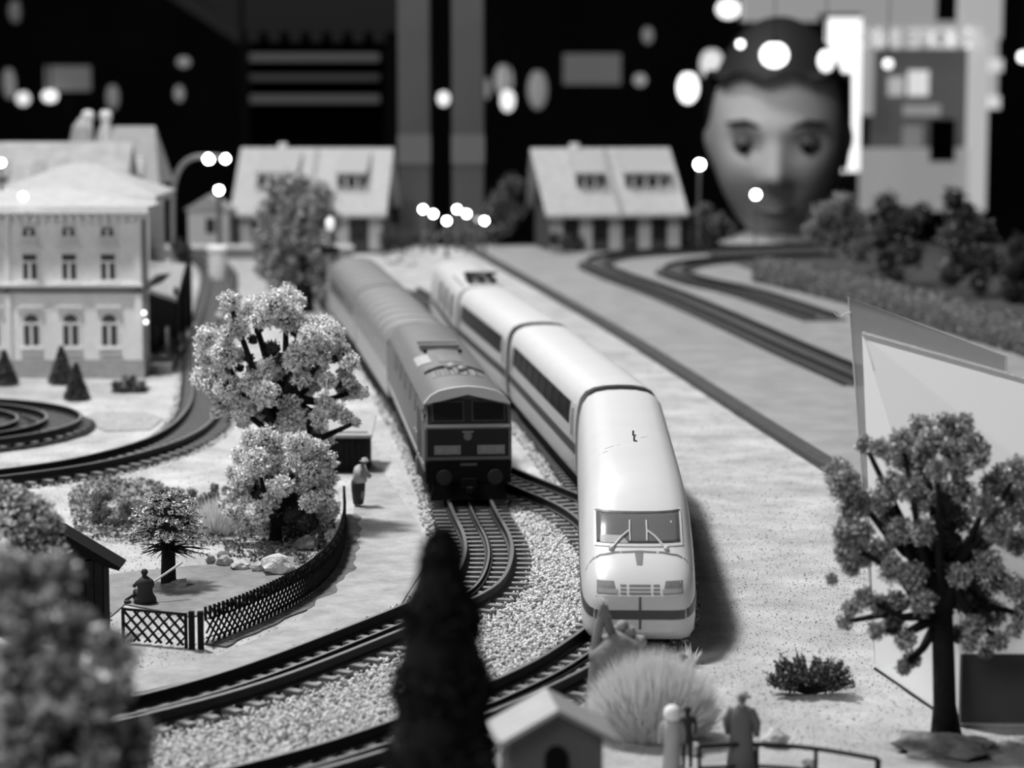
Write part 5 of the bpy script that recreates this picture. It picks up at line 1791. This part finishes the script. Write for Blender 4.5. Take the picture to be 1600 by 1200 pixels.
def vbox(name, label, cat, x0, x1, y0, y1, d, th, m, group=None, floor=False, frame=None):
    """upright box spanning a pixel rectangle at depth d"""
    a, b = P(x0, y1, d), P(x1, y0, d)
    z0 = -TABLE if floor else a.z
    t = thing(name, label, cat, ((a.x + b.x) / 2, d, z0), 0, group)
    w_ = (b.x - a.x) / 2
    hgt = b.z - z0
    if floor:
        MB().box(-w_ * .8, w_ * .8, 1, th + 2, 0, a.z - z0).build('base', M_black, t)
        MB().box(-w_, w_, 0, th, a.z - z0, hgt).build('body', m, t, bevel=.4)
    else:
        MB().box(-w_, w_, 0, th, 0, hgt).build('body', m, t, bevel=.3)
    return t


M_post = mat('upright_grey', .055, .5, .1, 20)
M_shelf = mat('shelf_grey', .22, .6)
for x0, x1, lab in ((622, 673, 'left one of two tall grey showcase uprights behind the globe lamps'), (706, 757, 'right one of two tall grey showcase uprights behind the globe lamps')):
    a, b = P(x0, 384, 247.5), P(x1, 384, 247.5)
    t = thing('showcase_upright', lab, 'post', ((a.x + b.x) / 2, 249, -TABLE))
    hw = (b.x - a.x) / 2
    MB().box(-hw, hw, -1.2, 1.2, 0, TABLE + 150).build('post_body', M_post, t, bevel=.2)
    MB().box(-hw - .02, hw + .02, -1.3, 1.3, TABLE + 8.2, TABLE + 11.2).build('collar', mat('collar_grey', .10, .5), t)
DD = 520.0
sf = thing('wall_shelf', 'dark open shelving unit with three pale boards in the hall behind the left chalet', 'shelf', (P(495, 100, DD).x, DD, -TABLE))
zf = TABLE
hw = (P(610, 100, DD).x - P(385, 100, DD).x) / 2
for k, (y0, y1, mm) in enumerate(((83, 96, M_shelf), (116, 126, mat('shelf_dim', .12, .6)), (148, 161, M_shelf))):
    MB().box(-hw + 1, hw - 2, 0, 16, P(0, y1, DD).z + zf, P(0, y0, DD).z + zf).build('shelf_board', mm, sf)
MB().box(-hw, hw + 2, -1, 18, P(0, 50, DD).z + zf, P(0, -30, DD).z + zf).build('header', mat('header_grey', .022, .6), sf)
for k in range(7):
    x = -hw + 2 + k * (2 * hw - 4) / 6
    MB().box(x - 1.3, x + 1.3, -1, 10, P(0, 66, DD).z + zf, P(0, 50, DD).z + zf).build('dentil', mat('header_grey', .022, .6), sf)
for x in (-hw, hw):
    MB().box(x - 1, x + 1, 0, 18, 0, P(0, -30, DD).z + zf).build('side_panel', M_black, sf)
MB().box(-hw, hw, 18, 19, 0, P(0, -30, DD).z + zf).build('back_panel', M_black, sf)
stair = thing('sloping_beam', 'dim grey sloping beam crossing the hall at upper left', 'beam', (P(330, 40, DD).x, DD + 30, 0))
a, b = P(230, -40, DD + 30), P(400, 72, DD + 30)
MB().bar(a, b, 4, 3.2).build('beam_body', mat('beam_grey', .035, .6), stair, world=True)
a, b = P(300, -40, DD + 35), P(420, 50, DD + 35)
MB().bar(a, b, 8, 6).build('beam_panel', mat('beam_grey2', .03, .6), stair, world=True)

# hall lamps: out-of-focus bright spots


def hall_lamp(label, px, py, d, r, e, sz=1.0, group=None):
    q = P(px, py, d)
    e = e * .75 if e < .3 else e
    t = thing('hanging_lamp', label, 'lamp', tuple(q), 0, group)
    MB().ball((0, 0, 0), r, 12, sz).build('shade', mat('lamp_glow_%03d' % int(e * 100), .5, emit=e), t, smooth=True)
    MB().tube([(0, 0, r * sz), (0, 0, 170 - q.z)], .25 if d > 400 else .05, 6).build('cord', M_black, t)
    MB().lathe([(r * .5, r * sz * .8), (r * .2, r * sz * 1.2)], (0, 0, 0), 10).build('cap', M_black, t)
    return t


for k, (lab, px, py, d, r, e, sz) in enumerate((
        ('bright round hall lamp at the far left above the station roofs', 36, 154, 600, 1.7, .75, 1),
        ('bright oval hall lamp just right of the far left one', 78, 150, 600, 1.9, 1.1, .8),
        ('dim tall hall lamp near the left edge of the picture', 14, 130, 600, 1.6, .10, 2.4),
        ('faint hall lamp in the top left corner', 24, 18, 620, 1.8, .05, 1.6),
        ('dim drop-shaped hall lamp right of the grey wall panel', 176, 152, 600, 1.6, .09, 2.0),
        ('small dim hall lamp above another, left of the shelving', 287, 97, 600, 1.7, .16, .8),
        ('small dim hall lamp below another, left of the shelving', 280, 146, 612, 1.2, .18, 1.7),
        ('bright lamp seen between the two showcase uprights', 693, 154, 560, 1.25, 1.1, 1.3),
        ('small dim lamp at the right side of the right upright', 760, 138, 600, .9, .14, 3.0),
        ('bright lower half of a tall lamp right of the uprights', 793, 157, 600, 1.7, .95, 1.6),
        ('dim tall lamp standing above the bright one right of the uprights', 787, 125, 610, 2.4, .22, 1.7),
        ('dim tall lamp, second from the uprights', 840, 140, 610, 2.5, .14, 2.0),
        ('small dim lamp right of the large grey panel', 1000, 125, 600, 1.6, .22, 1),
        ('very faint lamp high above the right chalet', 1012, 55, 600, 1.4, .10, 1.5),
        ('very bright rounded lamp left of the visitor', 1075, 137, 600, 2.5, 1.9, 1.5),
        ('large pale lamp shade beside the visitor', 1112, 100, 620, 3.0, .55, 1.3),
        ('bright lamp at the top edge above the visitor, left one', 1138, 14, 600, 2.9, 1.4, .8),
        ('bright lamp at the top edge above the visitor, right one', 1172, 8, 600, 1.5, 1.3, 1.5),
        ('small sharp round lamp above the forehead of the visitor', 1157, 69, 200, .38, 2.2, 1),
        ('very bright wide lamp glowing above the head of the visitor', 1210, 86, 232, 1.35, 2.2, .9),
        ('bright uneven lamp right above the hair of the visitor', 1291, 95, 232, .85, 1.0, 1.3),
        ('round pale lamp hanging in front of the kiosk', 1388, 100, 220, .55, .75, 1),
        ('bright round lamp cut by the right edge of the picture', 1599, 89, 220, .6, 1.2, 1))):
    hall_lamp(lab, px, py, d, r, e, sz)
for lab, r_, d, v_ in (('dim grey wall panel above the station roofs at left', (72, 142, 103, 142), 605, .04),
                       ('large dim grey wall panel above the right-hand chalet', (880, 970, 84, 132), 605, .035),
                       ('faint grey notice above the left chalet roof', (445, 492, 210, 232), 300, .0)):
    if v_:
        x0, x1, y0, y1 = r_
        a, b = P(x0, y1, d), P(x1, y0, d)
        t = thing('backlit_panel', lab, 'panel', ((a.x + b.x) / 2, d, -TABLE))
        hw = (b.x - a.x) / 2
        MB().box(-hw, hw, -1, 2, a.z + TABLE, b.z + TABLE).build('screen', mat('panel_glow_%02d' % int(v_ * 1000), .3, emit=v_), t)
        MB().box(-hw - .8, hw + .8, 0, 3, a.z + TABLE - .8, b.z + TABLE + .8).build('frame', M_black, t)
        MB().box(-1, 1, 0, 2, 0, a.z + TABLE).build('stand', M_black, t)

# bright light column and kiosk: shop reflected in the glass, built as solid things
d = 560.0
a, b = P(1285, 268, d), P(1346, 28, d)
lc = thing('light_column', 'glaring white upright light panel, a glass reflection built solid, between the visitor and the kiosk', 'light panel', ((a.x + b.x) / 2, d, -TABLE))
hw = (b.x - a.x) / 2
MB().prism([(-hw - .5, a.z + TABLE), (hw, a.z + TABLE), (hw, b.z + TABLE), (-hw + .8, b.z + TABLE)], 'y', -1, 3).build('light_face', mat('column_glow', .8, emit=.95), lc)
MB().box(-hw - .7, hw + .3, 3, 6, 0, b.z + TABLE + 1).build('housing', M_black, lc)
d = 600.0
kx0, kx1 = P(1346, 0, d).x, P(1570, 0, d).x
ki = thing('kiosk', 'grey lit kiosk front, a glass reflection built solid, with a row of pale letters over a dark counter window', 'kiosk', ((kx0 + kx1) / 2, d, -TABLE))
kc = (kx0 + kx1) / 2


def kb_(nm, x0, x1, y0, y1, yy0, yy1, m):
    a, b = P(x0, y1, d), P(x1, y0, d)
    return MB().box(a.x - kc, b.x - kc, yy0, yy1, a.z + TABLE, b.z + TABLE).build(nm, m, ki)


MB().box(kx0 - kc, kx1 - kc - 5, 30, 32, 0, P(0, -40, d).z + TABLE).build('back_wall', M_black, ki)
M_kg = mat('kiosk_panel', .3, emit=.20)  # kiosk surfaces glow weakly in place of the light falling on them
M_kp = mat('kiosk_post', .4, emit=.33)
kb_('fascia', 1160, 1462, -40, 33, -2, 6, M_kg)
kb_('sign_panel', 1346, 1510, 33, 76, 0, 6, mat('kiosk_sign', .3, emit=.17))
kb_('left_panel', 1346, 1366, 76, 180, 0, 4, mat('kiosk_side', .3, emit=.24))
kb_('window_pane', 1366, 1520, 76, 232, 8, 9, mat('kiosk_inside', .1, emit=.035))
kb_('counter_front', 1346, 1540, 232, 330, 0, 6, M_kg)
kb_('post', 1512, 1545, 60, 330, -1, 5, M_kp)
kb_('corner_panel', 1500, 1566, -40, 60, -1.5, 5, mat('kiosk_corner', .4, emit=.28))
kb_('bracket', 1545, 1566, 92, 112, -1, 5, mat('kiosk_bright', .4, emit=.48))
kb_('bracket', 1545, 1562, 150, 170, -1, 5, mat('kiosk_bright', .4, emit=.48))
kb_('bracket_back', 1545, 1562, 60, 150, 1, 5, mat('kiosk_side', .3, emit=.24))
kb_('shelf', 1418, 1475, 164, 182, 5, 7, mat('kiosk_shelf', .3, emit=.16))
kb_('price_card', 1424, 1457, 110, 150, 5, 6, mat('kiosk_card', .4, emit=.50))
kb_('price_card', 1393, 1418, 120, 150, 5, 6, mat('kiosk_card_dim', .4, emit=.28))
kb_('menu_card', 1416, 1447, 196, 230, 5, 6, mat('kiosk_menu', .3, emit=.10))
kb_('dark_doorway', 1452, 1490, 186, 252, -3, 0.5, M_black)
M_letter = mat('letter_glow', .6, emit=.40)
for k, (ch, x, mir) in enumerate((('K', 1361, 1), ('N', 1385, 1), ('I', 1403, 0), ('E', 1428, 1), ('F', 1449, 1), ('O', 1469, 0), ('I', 1484, 0), ('N', 1500, 1), ('K', 1520, 1))):
    cu = bpy.data.curves.new('letter', 'FONT')
    cu.body = ch
    cu.size = 6.4 * CM
    cu.extrude = .3 * CM
    cu.offset = .0022
    cu.align_x = 'CENTER'
    o = bpy.data.objects.new('letter', cu)
    q = P(x, 74, d - 2)
    o.location = (Vector((q.x - kc, -2.2, q.z + TABLE))) * CM
    o.rotation_euler = (math.pi / 2, 0, 0)
    if mir:
        o.scale = (-1, 1, 1)
    COL.objects.link(o)
    bpy.context.view_layer.update()
    me = bpy.data.meshes.new_from_object(o.evaluated_get(bpy.context.evaluated_depsgraph_get()))
    lt = bpy.data.objects.new('letter', me)
    lt.location, lt.rotation_euler, lt.scale = o.location, o.rotation_euler, o.scale
    bpy.data.objects.remove(o)
    me.materials.clear()
    me.materials.append(M_letter)
    lt.parent = ki
    lt.name = 'letter'
    COL.objects.link(lt)

# ================================================================== visitor reflected in the glass, built as a solid person beyond the far edge
hx, hy = P(1216, 200, 266).x, 266.0
eye_z = P(0, 207, 256).z
E1 = 24.5            # head height


def head_mesh():
    """one continuous head surface: ellipsoid pushed into forehead, sockets, nose, lips, chin and ears"""
    n, m = 64, 48
    vs_, fs = [], []
    for j in range(m + 1):
        ph = math.pi * j / m
        for i in range(n):
            a = 2 * math.pi * i / n
            x, y, z = math.sin(ph) * math.sin(a), -math.sin(ph) * math.cos(a), math.cos(ph)
            X, Yy, Z = math.copysign(abs(x) ** .9, x) * 7.3, y * 8.8, z * 11.8
            if Z < 0:                                  # narrow to the jaw
                k = 1 - .10 * (min(1, -Z / 11.6)) ** 1.7
                X *= k
                Yy *= 1 - .12 * (-Z / 11.6)
            f_ = max(0, -y) ** 2
            g = lambda cx, cz, sx, sz: math.exp(-((X - cx) / sx) ** 2 - ((Z - cz) / sz) ** 2)
            push = 0
            push += 2.4 * g(0, -3.2, 1.25, 1.3) + 1.5 * g(0, -1.2, .9, 2.0)          # nose
            push += .55 * g(1.3, -3.7, .8, .8) + .55 * g(-1.3, -3.7, .8, .8)           # nostril wings
            push -= 1.5 * g(3.4, .2, 2.0, 1.2) + 1.5 * g(-3.4, .2, 2.0, 1.2)           # eye sockets
            push += .6 * g(3.4, 2.2, 2.6, .8) + .6 * g(-3.4, 2.2, 2.6, .8)             # brows
            push += .8 * g(0, -6.1, 2.3, .5) + .9 * g(0, -7.2, 2.0, .55) - .9 * g(0, -6.65, 2.6, .28)   # lips
            push += .9 * g(0, -10.0, 2.2, 1.3)                                         # chin
            push += .5 * g(4.4, -3.4, 2.0, 2.0) + .5 * g(-4.4, -3.4, 2.0, 2.0)         # cheeks
            Yy -= push * f_
            ear = math.exp(-((Yy - .8) / 1.4) ** 2 - ((Z + 1.0) / 2.6) ** 2)
            X += math.copysign(.9 * ear, X) * (abs(x) > .6)
            vs_.append((X, Yy, Z))
    for j in range(m):
        for i in range(n):
            i2 = (i + 1) % n
            fs.append((j * n + i, j * n + i2, (j + 1) * n + i2, (j + 1) * n + i))
    return vs_, fs


vz = -TABLE
vt = thing('person', 'visitor in dark hood and dark jacket reflected in the glass, built solid beyond the far edge of the layout', 'person', (hx, hy, vz))
zc = eye_z + TABLE - .2                      # head centre above the floor (eyes at half height)
Rh = Matrix.Translation((0, 0, zc)) @ Matrix.Rotation(math.radians(-8), 4, 'Z') @ Matrix.Rotation(math.radians(10), 4, 'X')
hv, hf_ = head_mesh()
# body: skinned from pelvis to neck, arms resting down, five-fingered hands
J, Ed, Rd = [], [], []


def jn(p, r, par=None):
    J.append(p)
    Rd.append(r)
    if par is not None:
        Ed.append((par, len(J) - 1))
    return len(J) - 1


pel = jn((0, 6, zc - 58), (12, 8))
wa = jn((0, 6, zc - 44), (11, 8), pel)
ch = jn((0, 4, zc - 28), (13, 9), wa)
nk = jn((0, 2, zc - 17), (5.2, 5.2), ch)
jn((0, 1, zc - 9), (5.4, 5.6), nk)
for s in (-1, 1):
    sh3 = jn((s * 14, 4, zc - 24), 5.2, ch)
    el = jn((s * 19, 2, zc - 44), 3.8, sh3)
    wr = jn((s * 15, -8, zc - 52), 2.5, el)
    pm_ = jn((s * 13, -13, zc - 52), (3.0, 1.6), wr)
    for k, (dx, ln) in enumerate(((-2.6, 4.2), (-.9, 5.2), (.9, 5.6), (2.5, 4.8))):
        f1_ = jn((s * 13 + dx, -16.5, zc - 52), .95, pm_)
        f2_ = jn((s * 13 + dx * 1.1, -16.5 - ln * .6, zc - 52.8), .85, f1_)
        jn((s * 13 + dx * 1.1, -16.5 - ln, zc - 54.2), .7, f2_)
    t1_ = jn((s * 13 - s * 3.6, -12.5, zc - 52.5), 1.1, wr)
    jn((s * 13 - s * 5.0, -15.5, zc - 53), .9, t1_)
    hp_ = jn((s * 6, 6, zc - 62), 8, pel)
    kn = jn((s * 7, 5, (zc - 62) * .52), 5.5, hp_)
    an = jn((s * 7, 7, 6), 3.6, kn)
    jn((s * 7.5, -3, 3), 3.4, an)
bme = skin_mesh('body', J, Ed, Rd, 0, 1)
bm = bmesh.new()
bm.from_mesh(bme)
lay = [bm.verts.new((Rh @ Vector(p)) * CM) for p in hv]
for f_ in hf_:
    try:
        q = [lay[i] for i in f_]
        fc_ = bm.faces.new(q)
        fc_.smooth = True
    except ValueError:
        pass
bmesh.ops.remove_doubles(bm, verts=bm.verts, dist=1e-6)
bmesh.ops.recalc_face_normals(bm, faces=bm.faces)
bm.to_mesh(bme)
bm.free()
bme.materials.clear()
bme.materials.append(mat('visitor_skin', .42, .55, .06, 40))
bo = bpy.data.objects.new('body', bme)
bo.parent = vt
COL.objects.link(bo)
for s in (-1, 1):
    c = Rh @ Vector((s * 3.3, -6.6, .2))
    e_ = MB().ball(tuple(c), 1.35, 14).build('eye', mat('eye_shaded', .10, .4), vt, smooth=True)  # whites of the eyes darkened, socket shadow put into the colour
    c2 = Rh @ Vector((s * 3.3, -7.55, -.15))
    MB().ball(tuple(c2), .62, 10).build('iris', M_black, e_, smooth=True)
    MB(Rh).tube([(s * 1.5, -8.6, 2.2), (s * 3.3, -8.5, 2.8), (s * 5.3, -6.9, 2.3)], [.2, .32, .15], 6).build('eyebrow', M_hair, vt, smooth=True)
MB(Rh).tube([(-2.3, -8.3, -6.6), (0, -9.3, -6.75), (2.3, -8.3, -6.6)], [.2, .45, .2], 6).build('mouth', mat('lip_grey', .10, .6), vt, smooth=True)
# hood / hair cap
cap = MB(Rh)
n, m = 40, 20
vv, ff = [], []
for j in range(m + 1):
    ph = math.pi * .62 * j / m
    for i in range(n):
        a = 2 * math.pi * i / n
        x, y, z = math.sin(ph) * math.sin(a), -math.sin(ph) * math.cos(a), math.cos(ph)
        lim = 4.2 if y < -.3 else -8
        X, Yy, Z = x * 7.9, y * 9.5, z * 12.5
        if y < -.05:
            Z = max(Z, 6.4 + 1.3 * max(0, -y) + .5 * math.sin(a * 9))
        vv.append((X, Yy + .3, Z))
for j in range(m):
    for i in range(n):
        i2 = (i + 1) % n
        ff.append((j * n + i, j * n + i2, (j + 1) * n + i2, (j + 1) * n + i))
cap.raw(vv, ff).build('hair', M_hair, vt, smooth=True)
jk = MB().lathe([(15, zc - 66), (15.5, zc - 50), (15.5, zc - 36), (17.5, zc - 26), (13, zc - 18.5), (7.5, zc - 15.5)], (0, 5, 0), 24, 1.0, .72)
jk.build('jacket', M_cloth_d, vt, smooth=True)
MB().lathe([(7.4, zc - 16), (8.2, zc - 13), (7.0, zc - 11.5)], (0, 3, 0), 20).build('collar', M_cloth_l, vt, smooth=True)
